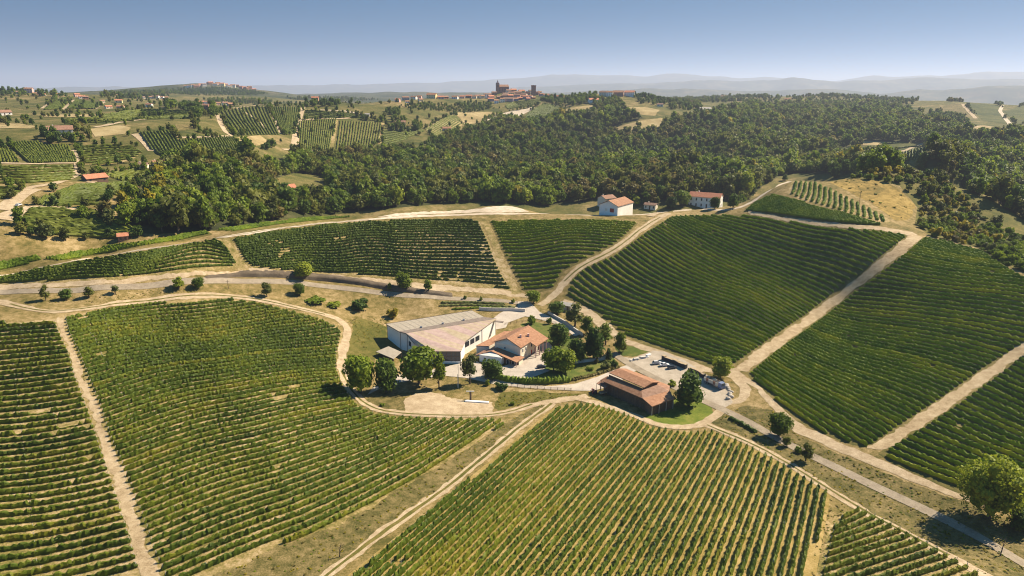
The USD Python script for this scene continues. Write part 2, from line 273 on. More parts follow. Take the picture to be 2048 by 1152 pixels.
def area(s, step=14.0):
    px = dense(P_(s) if isinstance(s, str) else s, step=step); g = at(px[:, 0], px[:, 1])[:, :2]
    p = Polygon(g)
    if not p.is_valid: p = p.buffer(0)
    if p.geom_type != 'Polygon': p = max(p.geoms, key=lambda q: q.area)
    return p
def line(s, step=10.0):
    px = dense(P_(s) if isinstance(s, str) else s, step=step, close=False); return at(px[:, 0], px[:, 1])
def smooth_line(s, width, step=10.0, wob=0.0, seed=0):
    """a road or track: centre line from pixels, width in metres"""
    g = line(s, step)[:, :2]; L = LineString(g).simplify(.4); n = max(4, int(L.length / 4))
    c = np.array([L.interpolate(q, normalized=True).coords[0] for q in np.linspace(0, 1, n)])
    for _ in range(3): c[1:-1] = (c[:-2] + 2 * c[1:-1] + c[2:]) / 4
    t = np.gradient(c, axis=0); t /= np.linalg.norm(t, axis=1, keepdims=True); nrm = np.stack([-t[:, 1], t[:, 0]], 1)
    r = np.random.default_rng(seed); w = np.broadcast_to(np.asarray(width, float), (2,)); w = np.linspace(w[0], w[1], n)[:, None] / 2
    jl, jr = 1 + wob * (r.random((n, 1)) - .5), 1 + wob * (r.random((n, 1)) - .5)
    p = Polygon(np.vstack([c + nrm * w * jl, (c - nrm * w * jr)[::-1]]))
    return p if p.is_valid else p.buffer(0)
def rough(p, amp=.5, step=1.6, seed=1):
    """a ragged edge"""
    q = p.segmentize(step); c = np.array(q.exterior.coords)[:-1]; r = np.random.default_rng(seed + len(c)); k = np.stack([c[:, 0] / 5, c[:, 1] / 5, c[:, 0] * 0], -1)
    c = c + (np.stack([meshkit.noise(k, 1), meshkit.noise(k, 2)], -1) - .5) * amp * 2.4 + r.uniform(-.5, .5, c.shape) * amp; q = Polygon(c)
    q = q if q.is_valid else q.buffer(0)
    return q if q.geom_type == 'Polygon' else max(q.geoms, key=lambda g: g.area)
def patch(name, poly, mat, lift, kind='structure', label=None, cat_=None):
    if poly.geom_type == 'MultiPolygon': ms = [drape(q, lift) for q in poly.geoms]; ms = [m for m in ms if m]; m = cat([trimesh.Trimesh(a, b, process=False) for a, b in ms])
    else: m = drape(poly, lift)
    if m is None: print('empty patch', name); return None
    return tag(obj(name, m, MATS[mat], None, True), label, cat_, None, kind)
# ------------------------------------------------------------------ roads, tracks, yards
ROAD = smooth_line("-30,583 75,584 150,581 256,574 350,566 412,562 470,561 540,563 612,567 712,580 812,591 887,596 962,600 1024,603 1040,607", 4.0, seed=1)
ROAD2 = smooth_line("1226,706 1245,719 1267,734 1302,752 1337,769 1375,787 1408,803 1443,818 1478,834 1510,851 1548,873 1593,897 1621,912 1680,940 1736,967 1800,996 1856,1022 1905,1048 1961,1077 2011,1105 2060,1135", 3.7, seed=2)
T1 = smooth_line("-20,598 20,608 50,616 100,626 130,624 200,613 260,604 325,597 380,592 425,590 470,592 512,597 550,605 587,615 625,623 650,629 685,640 698,655 694,676 685,697 683,720 684,742 694,767 707,789 727,807 755,821 814,828 884,831 978,831 1000,829 1041,818 1064,809 1111,803 1145,797 1176,792", 3.9, wob=.25, seed=3)
T2 = smooth_line("1150,796 1185,804 1220,814 1267,833 1314,851 1349,857 1384,857 1412,849 1428,838 1441,822", 3.6, wob=.2, seed=4)
T3 = smooth_line("1106,806 1077,827 1050,846 1024,868 937,940 874,990 787,1050 737,1087 687,1125 640,1162", (3.2, 3.0), wob=.3, seed=5)
T4 = smooth_line("1414,850 1455,868 1510,889 1538,906 1586,933 1661,981 1736,1026 1786,1053 1836,1078 1898,1111 1936,1131 1985,1160", 3.4, wob=.3, seed=6)
STRIP_L = area("113,637 128,637 133,668 153,707 173,760 196,812 218,880 240,930 262,985 290,1060 305,1110 330,1165 285,1165 272,1110 257,1060 233,985 212,922 195,870 175,812 155,760 140,707 122,668")
RIDGE = smooth_line("-20,556 0,552 40,544 87,535 130,526 175,517 240,507 300,497 350,490 400,482 460,473 512,464 570,455 637,447 737,439 837,432 937,429 1024,427 1100,428 1149,430 1200,431 1249,431 1290,429 1324,425 1361,421 1400,419 1449,420 1474,418 1499,407 1524,391 1540,381 1556,371 1580,363", (4.2, 4.0), wob=.2, seed=7)
PATH_G = smooth_line("1338,426 1320,435 1299,448 1274,464 1249,486 1219,506 1184,523 1149,541 1129,563 1116,583 1099,598 1081,611", 4.6, wob=.3, seed=8)
STRIP_M2 = area("962,443 974,443 996,487 1010,525 1030,563 1045,588 1026,588 1014,563 995,525 982,487")
STRIP_M1 = area("443,477 460,480 480,510 500,540 478,540 465,515")
STRIP_R1 = area("1823,467 1846,474 1800,512 1749,552 1700,588 1650,628 1597,668 1548,702 1496,742 1466,742 1512,702 1565,665 1622,627 1672,587 1722,550 1772,510")
STRIP_R2 = area("2180,590 2205,592 2008,738 1918,803 1850,848 1765,902 1735,897 1820,842 1888,797 1980,732")
RTOP = area("1496,421 1536,429 1596,437 1660,445 1711,450 1766,454 1823,463 1836,470 1815,471 1766,461 1700,458 1596,445 1536,436 1500,430")
RBOT = area("1130,598 1180,618 1215,645 1250,676 1285,690 1337,706 1384,722 1425,738 1470,737 1500,758 1545,797 1593,845 1640,868 1690,890 1745,912 1800,935 1860,962 1935,995 1990,1010 1985,1018 1930,1004 1836,968 1748,931 1661,897 1590,864 1540,812 1515,780 1490,765 1500,780 1495,800 1475,808 1455,812 1450,806 1475,795 1478,775 1462,757 1440,748 1400,742 1337,714 1280,699 1240,683 1200,655 1165,628 1125,606")
DIRT_M = area("-20,571 60,566 130,566 200,561 290,552 350,547 420,543 490,538 500,534 560,543 640,549 700,553 760,558 800,560 870,570 960,577 1030,583 1070,590 1060,596 960,586 900,583 850,582 800,573 740,566 640,553 560,548 490,549 420,550 350,556 290,562 200,570 130,575 60,576 -20,581")
PALE_RIDGE = area("755,434 790,428 860,423 930,420 962,417 985,413 1015,412 1036,416 1060,424 1024,424 937,426 837,429 780,433")
YARD = unary_union([area("1038,604 1058,604 1078,625 1105,636 1135,648 1160,668 1150,672 1120,650 1090,641 1050,632 1015,645 985,640 1000,628 1020,618 1037,614"), area("980,640 1015,645 1010,655 985,660 970,655")]).buffer(.5)
COURT = area("880,738 905,730 950,720 985,745 1000,750 1050,742 1085,736 1100,742 1060,757 1010,762 1050,771 1100,773 1150,768 1195,754 1240,735 1262,728 1275,740 1245,760 1215,775 1185,782 1160,782 1100,779 1040,775 985,768 930,756 890,752 845,758 800,765 760,778 735,790 745,776 790,752 840,742")
GRAV = area("1240,712 1262,716 1305,702 1330,705 1370,722 1398,740 1430,760 1462,785 1468,806 1450,815 1420,805 1395,795 1370,780 1340,768 1300,750 1262,730")
STAGE = area("808,800 830,790 850,785 880,787 920,800 985,805 990,828 978,829 884,829 814,826")
TERRACE = area("1000,735 1040,722 1068,705 1080,690 1098,685 1110,700 1085,733 1060,752 1010,757")
for nm, p, m, l in (("asphalt_road", ROAD, 'asphalt', .14), ("asphalt_road", ROAD2, 'asphalt', .16), ("dirt_track", T1, 'pale_track', .12), ("dirt_track", T2, 'pale_track', .14), ("dirt_track", T3, 'pale_track', .10), ("dirt_track", T4, 'pale_track', .10),
                    ("dirt_track", RIDGE, 'white_earth', .12), ("dirt_track", PATH_G, 'pale_track', .10), ("bare_strip", STRIP_L, 'bare_soil', .09), ("bare_strip", STRIP_M2, 'field_soil', .09), ("bare_strip", STRIP_M1, 'field_soil', .09), ("bare_strip", STRIP_R1, 'bare_soil', .09), ("bare_strip", STRIP_R2, 'bare_soil', .09),
                    ("bare_strip", RTOP, 'pale_track', .08), ("dirt_track", RBOT, 'pale_track', .08), ("bare_strip", DIRT_M, 'pale_track', .07), ("bare_earth", PALE_RIDGE, 'white_earth', .08), ("paved_yard", YARD, 'paving', .15), ("paved_yard", COURT, 'paving', .13), ("gravel_yard", GRAV, 'gravel', .12), ("bare_earth", STAGE, 'pale_track', .08), ("terrace", TERRACE, 'paving', .17)):
    patch(nm, p if m in ('asphalt', 'paving') or p.geom_type != 'Polygon' else rough(p, .9 if nm.startswith('bare') else .45), m, l)
def ruts(px, width, seed): return smooth_line(px, width, wob=.9, seed=seed)
for i, (px, w) in enumerate((("20,608 50,616 100,626 200,613 260,604 325,597 380,592 425,590 470,592 512,597 550,605 587,615 625,623 650,629", .8), ("683,742 694,767 707,789 727,807 755,821 814,828 884,831 978,831 1000,829 1041,818 1064,809", .8), ("1104,807 1077,827 1050,846 1024,868 937,940 874,990 787,1050 737,1087 687,1125 640,1162", 1.1), ("1414,850 1455,868 1510,889 1538,906 1586,933 1661,981 1736,1026 1786,1053 1836,1078 1898,1111", .8), ("1320,435 1299,448 1274,464 1249,486 1219,506 1184,523 1149,541 1129,563", .8), ("40,544 87,535 130,526 175,517 240,507 300,497 350,490 400,482 460,473 512,464 570,455 637,447 737,439", .7))):
    patch('grass_strip', ruts(px, w, i), 'dry_lawn', .15)
SLOPE = area("700,640 740,640 772,652 795,690 765,705 750,722 740,745 715,740 700,720 692,700 712,660")
patch('grass_slope', rough(SLOPE, 1.2), 'dry_lawn', .045)
patch('grass_slope', rough(area("735,800 770,788 808,800 812,824 760,818"), 1.0), 'brown_verge', .05)
patch('grass_slope', rough(area("1000,785 1080,784 1165,788 1130,797 1060,804 1000,822 990,806"), 1.0), 'dry_lawn', .05)
LAWN1 = area("1060,640 1100,650 1130,668 1160,690 1175,715 1225,715 1235,728 1200,745 1150,757 1100,762 1040,765 985,757 1000,752 1060,752 1085,735 1110,702 1098,684 1080,680 1040,650")
LAWN2 = area("1330,800 1365,795 1395,800 1425,815 1430,830 1412,845 1384,853 1349,853 1314,846 1290,835")
LAWN3 = area("1225,690 1250,690 1300,703 1262,713 1240,708")
VERGE = area("1020,842 1075,812 1100,806 1040,850 1000,880 937,932 874,982 787,1042 737,1078 670,1130 640,1160 380,1170 480,1130 560,1090 660,1060 740,1018 810,970 910,914 980,868")
VERGE2 = area("1448,822 1500,850 1560,884 1640,922 1736,970 1850,1026 1960,1082 2060,1140 2060,1180 1990,1160 1900,1108 1790,1050 1661,976 1586,928 1510,884 1425,848")
VERGE3 = area("1470,820 1500,812 1545,820 1590,868 1661,902 1748,936 1836,973 1931,1008 2060,1060 2060,1125 1960,1070 1856,1015 1736,960 1640,914 1560,874")
KNOLL = area("1640,362 1690,358 1740,352 1790,372 1830,410 1820,440 1790,442 1770,425 1740,405 1700,385 1660,366")
for nm, p, m, l in (("lawn", LAWN1, 'lawn', .05), ("lawn", LAWN2, 'bright_grass', .05), ("lawn", LAWN3, 'lawn', .05), ("grass_bank", VERGE, 'brown_verge', .04), ("grass_bank", VERGE2, 'brown_verge', .04), ("grass_bank", VERGE3, 'brown_verge', .04), ("grass_slope", KNOLL, 'orange_grass', .05)):
    patch(nm, rough(p, .8), m, l)

# ------------------------------------------------------------------ vineyards: every row is a thing of its own
ORD = 'first second third fourth fifth sixth seventh eighth ninth tenth eleventh twelfth thirteenth fourteenth fifteenth sixteenth seventeenth eighteenth nineteenth'.split()
def ordinal(k):
    if k <= 19: return ORD[k - 1]
    tens = {2: 'twenty', 3: 'thirty', 4: 'forty', 5: 'fifty', 6: 'sixty', 7: 'seventy', 8: 'eighty', 9: 'ninety'}
    t, o = divmod(k, 10)
    return tens[t] + '-' + ORD[o - 1] if o else (tens[t][:-1] + 'ieth')
def row_lines(poly, g0, g1, n, straight=False):
    a, b = line(g0)[:, :2], line(g1)[:, :2]
    if straight: a, b = a[[0, -1]], b[[0, -1]]
    a, b = LineString(a), LineString(b); q = np.linspace(0, 1, 28)
    A = np.array([a.interpolate(t, normalized=True).coords[0] for t in q]); B = np.array([b.interpolate(t, normalized=True).coords[0] for t in q])
    for k in range(n):
        f = k / (n - 1); c = A * (1 - f) + B * f
        c = np.vstack([c[0] - (c[1] - c[0]) * 12, c, c[-1] + (c[-1] - c[-2]) * 12])
        x = LineString(c).intersection(poly)
        yield [s for s in getattr(x, 'geoms', [x]) if s.geom_type == 'LineString' and s.length > 4]
def hedge(seg, h, w, step, rng, gap, leaf=0.0, leaf_size=.5, seed=0):
    n = max(3, int(seg.length / step)); s = np.linspace(0, seg.length, n)
    c = shapely.get_coordinates(shapely.line_interpolate_point(seg, s)); t = np.gradient(c, axis=0); t /= np.linalg.norm(t, axis=1, keepdims=True); nr = np.stack([-t[:, 1], t[:, 0]], 1)
    c = c + nr * (rng.random((n, 1)) - .5) * .25
    g = meshkit.noise(np.stack([c[:, 0] / 14, c[:, 1] / 14, np.full(n, 3.0 + seed)], 1), 3) * .6 + meshkit.noise(np.stack([c[:, 0] / 2.2, c[:, 1] / 2.2, np.full(n, 7.0)], 1), 4) * .4
    k = np.where(g < gap, .22, 1.0) * (.78 + .42 * rng.random(n)); k[[0, -1]] *= .6
    prof = np.array([[-.42, .12], [-.5, .55], [-.25, .95], [.25, .95], [.5, .55], [.42, .12]])
    m = len(prof); jit = 1 + (rng.random((n, m, 2)) - .5) * np.array([.7, .4])
    off = prof[None] * jit * np.stack([w * np.sqrt(k)[:, None] * np.ones(m), h * k[:, None] * np.ones(m)], -1)
    xy = c[:, None] + nr[:, None] * off[..., :1] + t[:, None] * ((rng.random((n, m, 1)) - .5) * step * .6)
    z = ground(c[:, 0], c[:, 1])[:, None] + off[..., 1]
    v = np.concatenate([xy, z[..., None]], -1).reshape(-1, 3)
    i, j = np.meshgrid(np.arange(n - 1), np.arange(m - 1), indexing='ij'); q = np.stack([i * m + j, i * m + j + 1, (i + 1) * m + j + 1, (i + 1) * m + j], -1).reshape(-1, 4)
    f = np.vstack([q[:, [0, 1, 2]], q[:, [0, 2, 3]], [[0, 3, 1], [1, 3, 2], [0, 4, 3], [0, 5, 4]], (n - 1) * m + np.array([[0, 1, 3], [1, 2, 3], [0, 3, 4], [0, 4, 5]])])
    if leaf > 0:
        N = int(seg.length * leaf); a = rng.integers(0, n, N); kk = k[a]
        cen = np.column_stack([c[a] + nr[a] * ((rng.random((N, 1)) - .5) * 1.25 * w * np.sqrt(kk)[:, None]) + t[a] * ((rng.random((N, 1)) - .5) * step * 1.5), ground(c[a, 0], c[a, 1]) + h * kk * (.15 + .95 * rng.random(N) ** .7)])
        tri = cen[:, None] + rng.normal(0, leaf_size * .55, (N, 3, 3)) * np.array([1, 1, .5]); tri[..., 2] = np.maximum(tri[..., 2], ground(cen[:, 0], cen[:, 1])[:, None] + .05)
        f = np.vstack([f, len(v) + np.arange(3 * N).reshape(N, 3)]); v = np.vstack([v, tri.reshape(-1, 3)])
    return v, f
TRI = 0
mat_plain('vine_post', (.42, .38, .32), .9, .2)
def vineyard(key, poly, g0, g1, n, where, start, soil, mat='vine_leaf', h=1.45, w=.8, step=.62, gap=.14, leaf=11.0, leaf_size=.36, lift=.03, single=True, group=None, straight=False, posts=False):
    global TRI
    poly = area(poly) if isinstance(poly, str) else poly
    if soil: patch('vineyard_soil', poly.buffer(1.2), soil, lift)
    rng = np.random.default_rng(zlib.crc32(key.encode())); k = 0; joined = []
    for segs in row_lines(poly, g0, g1, n, straight):
        if not segs: continue
        if single and not posts: segs = [max(segs, key=lambda q: q.length)]
        elif single: segs = [q for q in segs if q.length > .2 * max(z.length for z in segs)][:2] if len(segs) < 3 else [max(segs, key=lambda q: q.length)]
        ms = [hedge(s, h, w, step, rng, gap, leaf, leaf_size) for s in segs]
        at0 = np.cumsum([0] + [len(a) for a, _ in ms]); v = np.vstack([a for a, _ in ms]); f = np.vstack([b + o for (_, b), o in zip(ms, at0)])
        TRI += len(f)
        if not single: joined.append((v, f)); continue
        k += 1
        base = np.array([*v[:, :2].mean(0), v[:, 2].min()])
        if posts:
            o = thing('vine_row', None, None, base); obj('foliage', (v - base, f), MATS[mat], o)
            pc = np.vstack([shapely.get_coordinates(shapely.line_interpolate_point(q, np.linspace(.2, q.length - .2, max(2, int(q.length / 6.5))))) for q in segs]); pz = ground(pc[:, 0], pc[:, 1])
            pm = cat([box(x - .05, x + .05, y - .05, y + .05, z - .2, z + h * 1.22) for (x, y), z in zip(pc, pz)]); pm.apply_translation(-base); tag(obj('post', pm, MATS['vine_post'], o), None, None, None, 'stuff')
        else:
            o = obj('vine_row', (v - base, f), MATS[mat]); o.AddTranslateOp().Set(Gf.Vec3d(*base))
        tag(o, f'{ordinal(k)} vine row from {start}, {where}', 'vine row', group or f'vine rows in {where}')
    if joined:
        at0 = np.cumsum([0] + [len(a) for a, _ in joined])
        tag(obj('vine_rows', (np.vstack([a for a, _ in joined]), np.vstack([b + o for (_, b), o in zip(joined, at0)])), MATS[mat]), f'rows of grapevines in {where}', 'vineyard', None, 'stuff')
    return k
BLK_A = "-30,650 0,649 110,641 118,668 137,707 152,760 172,812 192,870 209,922 230,985 254,1060 269,1110 282,1165 -30,1165"
vineyard('A', BLK_A, "-60,654 0,649 110,641 200,633", "-60,1215 0,1200 100,1180 300,1128", 44, 'the far left block beyond the pale strip', 'its top edge', 'field_soil', 'vine_leaf', posts=True)
BLK_B = "131,640 180,629 230,619 330,607 430,597 470,601 510,607 550,616 600,629 640,640 672,655 681,665 677,690 672,712 672,740 682,768 697,794 715,814 745,828 790,836 870,840 960,840 1008,842 1005,858 974,864 907,912 807,970 730,1020 660,1060 560,1090 480,1128 400,1165 335,1165 310,1110 294,1060 266,985 244,930 222,880 200,812 178,760 157,707 138,668"
vineyard('B', BLK_B, "131,640 180,630 230,620 330,607 430,597 560,586 680,576", "150,1290 330,1232 480,1160 640,1090 760,1025 860,965 960,895 1020,850", 60, 'the large left block below the curved track', 'its top edge', 'field_soil', 'vine_leaf', posts=True)
BLK_C = "1112,818 1150,812 1185,811 1220,821 1260,836 1300,856 1345,866 1390,868 1425,866 1470,884 1530,913 1580,942 1625,968 1653,985 1645,1030 1632,1090 1618,1165 690,1165 760,1108 870,1020 1000,912"
vineyard('C', BLK_C, "1085,826 1000,900 900,985 700,1150", "1655,960 1653,985 1637,1075 1618,1170", 47, 'the centre front block', 'the dirt track on its left', 'field_grass', 'vine_leaf', gap=.12, h=1.6, leaf=9, straight=True, posts=True)
BLK_D = "1715,1020 1757,1040 1780,1054 1830,1080 1890,1113 1930,1135 1980,1165 1640,1165 1655,1110 1668,1055 1690,1032"
vineyard('D', BLK_D, "1690,1036 1720,1018 1745,1003", "1690,1245 1800,1215 1900,1180 2000,1140", 14, 'the small block at the bottom right', 'its top corner', 'field_soil', 'vine_leaf', straight=True, posts=True)
BLK_M1 = "-20,561 0,557 80,540 175,522 250,511 325,499 400,486 437,479 458,502 474,530 425,537 350,545 270,552 200,558 130,562 60,564 -20,568"
vineyard('M1', BLK_M1, "-40,548 40,536 175,515 325,492 470,470", "-60,577 60,571 200,561 350,549 490,534", 18, 'the narrow block under the ridge road at left', 'the ridge road', 'field_soil', 'vine_leaf', leaf=4, single=False)
BLK_M2 = "466,480 512,471 560,463 660,451 740,444 850,441 955,442 976,487 990,525 1010,565 1020,578 960,571 870,564 800,556 740,551 680,546 620,545 560,540 505,533 490,520"
vineyard('M2', BLK_M2, "440,476 560,460 740,440 960,438", "500,560 620,556 740,560 870,570 1030,585", 24, 'the wide middle block below the ridge road', 'the ridge road', 'field_soil', 'vine_leaf', leaf=3.5, gap=.22, single=False)
BLK_M3 = "982,444 1050,442 1120,441 1200,441 1272,447 1262,460 1228,488 1170,517 1125,540 1106,575 1072,584 1050,580 1030,545 1012,510 996,472"
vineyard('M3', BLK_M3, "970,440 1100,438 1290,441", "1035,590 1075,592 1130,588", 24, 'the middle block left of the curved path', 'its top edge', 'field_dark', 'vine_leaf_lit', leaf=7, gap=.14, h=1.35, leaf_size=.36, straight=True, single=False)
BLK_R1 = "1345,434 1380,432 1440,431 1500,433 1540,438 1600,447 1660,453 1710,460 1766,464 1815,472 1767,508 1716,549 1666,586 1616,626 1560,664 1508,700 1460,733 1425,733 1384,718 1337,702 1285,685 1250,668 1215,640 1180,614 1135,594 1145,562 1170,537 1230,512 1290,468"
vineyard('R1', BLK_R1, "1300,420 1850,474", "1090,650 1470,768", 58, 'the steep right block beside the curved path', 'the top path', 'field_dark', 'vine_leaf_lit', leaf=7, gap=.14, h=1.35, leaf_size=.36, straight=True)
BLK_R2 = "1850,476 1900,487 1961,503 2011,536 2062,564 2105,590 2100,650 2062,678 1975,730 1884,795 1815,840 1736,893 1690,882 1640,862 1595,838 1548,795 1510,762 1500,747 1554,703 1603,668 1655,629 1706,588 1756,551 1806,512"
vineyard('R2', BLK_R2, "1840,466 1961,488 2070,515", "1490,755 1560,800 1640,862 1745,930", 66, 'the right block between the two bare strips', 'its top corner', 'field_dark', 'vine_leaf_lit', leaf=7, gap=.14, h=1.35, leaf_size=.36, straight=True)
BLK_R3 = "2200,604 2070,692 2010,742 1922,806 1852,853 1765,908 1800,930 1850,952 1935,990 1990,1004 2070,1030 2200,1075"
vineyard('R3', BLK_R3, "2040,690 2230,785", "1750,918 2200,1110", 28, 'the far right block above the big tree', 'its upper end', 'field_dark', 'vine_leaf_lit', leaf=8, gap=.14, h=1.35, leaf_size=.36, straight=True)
BLK_S1 = "1492,421 1515,402 1536,388 1560,393 1611,408 1660,422 1700,432 1761,451 1711,448 1660,443 1596,435 1536,426"
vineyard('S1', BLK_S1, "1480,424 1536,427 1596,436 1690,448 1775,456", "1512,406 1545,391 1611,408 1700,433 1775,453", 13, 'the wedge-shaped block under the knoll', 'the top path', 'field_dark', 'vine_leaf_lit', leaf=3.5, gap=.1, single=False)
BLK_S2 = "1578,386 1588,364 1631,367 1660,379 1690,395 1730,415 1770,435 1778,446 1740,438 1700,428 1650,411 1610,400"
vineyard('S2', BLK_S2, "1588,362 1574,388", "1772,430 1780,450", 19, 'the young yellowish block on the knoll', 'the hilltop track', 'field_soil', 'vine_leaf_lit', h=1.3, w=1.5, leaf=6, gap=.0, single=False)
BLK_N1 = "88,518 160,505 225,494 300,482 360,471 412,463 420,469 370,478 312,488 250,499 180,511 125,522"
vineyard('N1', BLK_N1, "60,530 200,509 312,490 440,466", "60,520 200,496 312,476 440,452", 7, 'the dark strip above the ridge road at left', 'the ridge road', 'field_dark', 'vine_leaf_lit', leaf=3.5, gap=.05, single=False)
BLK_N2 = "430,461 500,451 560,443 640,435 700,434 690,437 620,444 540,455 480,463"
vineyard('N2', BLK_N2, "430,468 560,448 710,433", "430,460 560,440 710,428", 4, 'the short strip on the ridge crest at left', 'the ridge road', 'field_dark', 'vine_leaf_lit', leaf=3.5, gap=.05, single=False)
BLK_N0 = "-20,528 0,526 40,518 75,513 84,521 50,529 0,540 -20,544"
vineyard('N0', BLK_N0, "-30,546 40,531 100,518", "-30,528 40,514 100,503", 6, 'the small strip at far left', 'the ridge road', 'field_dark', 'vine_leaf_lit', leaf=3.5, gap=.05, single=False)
print('vine triangles', TRI)
# ------------------------------------------------------------------ distant mountains and the air
def mountain(pts, R, depth, seed, base=-130.0):
    px = np.array(P_(pts)); u = np.linspace(px[0, 0], px[-1, 0], 420); v = np.interp(u, px[:, 0], px[:, 1])
    v = v - (meshkit.fbm(np.stack([u / 38, u * 0, u * 0], -1), 4, seed) - .5) * 5.0
    a, s = azs(u, v); top = CAM[2] + s * R
    q = np.linspace(-1, 1, 41); A, Q = np.meshgrid(a, q, indexing='ij'); r = R + Q * depth
    X, Y = np.sin(A) * r, np.cos(A) * r
    n = meshkit.fbm(np.stack([X / 600, Y / 600, X * 0 + seed], -1), 5, seed)
    shape = np.clip(1 - np.abs(Q) ** 1.25, 0, 1) * (.72 + .56 * n * (1 - .0 * Q)); shape = np.where(np.abs(Q) < .03, 1.0, np.minimum(shape, 1.0 - .4 * np.abs(Q)))
    Z = base + (top[:, None] - base) * shape
    m = len(q); idx = np.arange(len(u))[:, None] * m + np.arange(m)[None]
    a_, b_, c_, d_ = idx[:-1, :-1].ravel(), idx[1:, :-1].ravel(), idx[:-1, 1:].ravel(), idx[1:, 1:].ravel()
    structure('mountains', (np.stack([X, Y, Z], -1).reshape(-1, 3), np.vstack([np.stack([a_, d_, b_], 1), np.stack([a_, c_, d_], 1)])), 'far_land')
mountain("-700,182 0,176 400,172 700,169 850,166 950,161 1024,157 1080,152 1150,148 1200,150 1290,152 1350,147 1400,151 1480,157 1550,154 1600,158 1660,162 1710,157 1750,151 1790,153 1830,150 1880,152 1950,144 2060,142 2400,146 2800,150", 22000, 2600, 3)
mountain("1000,176 1150,170 1250,167 1324,166 1400,160 1480,164 1536,161 1586,155 1636,161 1676,165 1711,161 1761,160 1836,154 1911,157 1986,159 2060,158 2400,152 2800,156", 15000, 1700, 11)
mountain("1100,186 1200,181 1300,177 1400,179 1480,183 1536,182 1611,179 1651,177 1711,181 1761,189 1786,186 1836,178 1886,182 1936,175 1986,173 2060,171 2400,168 2800,172", 9500, 1100, 23)
mountain("-700,188 0,188 150,186 300,188 500,190 600,188 700,185 820,187 900,184 1000,186 1100,188", 7600, 700, 31)
HAZE = usdkit.material(stage, '/World/Looks/haze', {'v': ('principled_volume', {'color': (.72, .80, 1.0), 'density': 7.0e-5, 'anisotropy': .2, 'absorption_color': (0, 0, 0)})}, [], volume='v.volume')
tag(obj('haze', box(-47500, 47500, -3000, 47500, -420, 790), HAZE), None, None, None, 'stuff')

# ------------------------------------------------------------------ trees: one of each kind with trunk and crown, placed as copies
UsdGeom.Xform.Define(stage, '/World/kinds'); stage.GetPrimAtPath('/World/kinds').SetSpecifier(Sdf.SpecifierClass)
KIND = {}
mat_plain('bark', (.10, .075, .05), .9, .4, 3.0)
G_ = dict(deep=[(0.028, 0.059, 0.0067), (0.062, 0.109, 0.0128), (0.110, 0.168, 0.0195), (0.170, 0.221, 0.0300)], mid=[(0.050, 0.084, 0.0060), (0.115, 0.173, 0.0105), (0.200, 0.263, 0.0165), (0.300, 0.347, 0.0300)], lime=[(0.078, 0.116, 0.0060), (0.155, 0.210, 0.0105), (0.260, 0.304, 0.0188), (0.380, 0.399, 0.0375)],
          olive=[(0.050, 0.065, 0.0090), (0.107, 0.123, 0.0165), (0.178, 0.189, 0.0270), (0.255, 0.247, 0.0450)], grey=[(0.064, 0.080, 0.0195), (0.120, 0.145, 0.0360), (0.200, 0.217, 0.0630), (0.270, 0.275, 0.0900)], gold=[(0.140, 0.130, 0.0075), (0.270, 0.231, 0.0120), (0.410, 0.333, 0.0195), (0.540, 0.405, 0.0315)], brown=[(0.078, 0.072, 0.0142), (0.142, 0.123, 0.0255), (0.213, 0.174, 0.0405), (0.284, 0.225, 0.0585)])
for k, c in G_.items(): mat_leaf('leaf_' + k, c, scale=.55, trans=.42, broad=.004, rnd=.42)
def crown_mesh(rng, H, Wd, z0, cards, size, lobes, shape='round', core=.62):
    """cards spread through lobes of the crown's volume, over low-poly leafy cores that keep it from being see-through"""
    cz, rz, rx = (H + z0) / 2, (H - z0) / 2, Wd / 2
    C, Rr = [], []
    for k in range(lobes):
        d = rng.normal(size=3); d /= np.linalg.norm(d); t = rng.random() ** .45 * .68
        if shape == 'cone': h = rng.random(); c = np.array([d[0] * rx * .55 * (1 - h), d[1] * rx * .55 * (1 - h), z0 + (H - z0) * h * .92]); r = rx * (.62 * (1 - h) + .14)
        else: c = np.array([d[0] * rx * t, d[1] * rx * t, cz - .06 * rz + d[2] * rz * t * 1.12]); r = min(rx, rz) * rng.uniform(.42, .62)
        C.append(c); Rr.append(r)
    if shape == 'round':
        for k in range(6): g = k * 1.05 + rng.random() * .4; C.append(np.array([math.cos(g) * rx * .48, math.sin(g) * rx * .48, z0 + rz * rng.uniform(.36, .55)])); Rr.append(min(rx, rz) * .4)
        lobes += 6
    C, Rr = np.array(C), np.array(Rr); pr = Rr ** 2 / (Rr ** 2).sum()
    a = rng.choice(lobes, cards, p=pr); d = rng.normal(size=(cards, 3)); d /= np.linalg.norm(d, axis=1, keepdims=True); d[:, 2] = np.where(d[:, 2] < -.6, -d[:, 2], d[:, 2])
    p = C[a] + d * (Rr[a] * rng.uniform(.72, 1.14, cards))[:, None]
    n = d + rng.normal(0, .55, (cards, 3)); n /= np.linalg.norm(n, axis=1, keepdims=True)
    e1 = np.cross(n, rng.normal(size=(cards, 3))); e1 /= np.linalg.norm(e1, axis=1, keepdims=True); e2 = np.cross(n, e1)
    s = size * rng.uniform(.6, 1.35, (cards, 1)); k = rng.uniform(.6, 1.0, (cards, 1))
    q = np.stack([p - e1 * s * .5, p + e2 * s * k * .5, p + e1 * s * .5, p - e2 * s * k * .5], 1).reshape(-1, 3); i = np.arange(cards) * 4
    f = np.vstack([np.stack([i, i + 1, i + 2], 1), np.stack([i, i + 2, i + 3], 1)]); V, F = [q], [f]; o = len(q)
    for c, r in zip(C, Rr):
        m = trimesh.creation.icosphere(1, 1.0); vv = m.vertices * (1 + rng.normal(0, .12, (len(m.vertices), 1))) * r * core + c
        V.append(vv); F.append(m.faces + o); o += len(vv)
    return np.vstack(V), np.vstack(F)
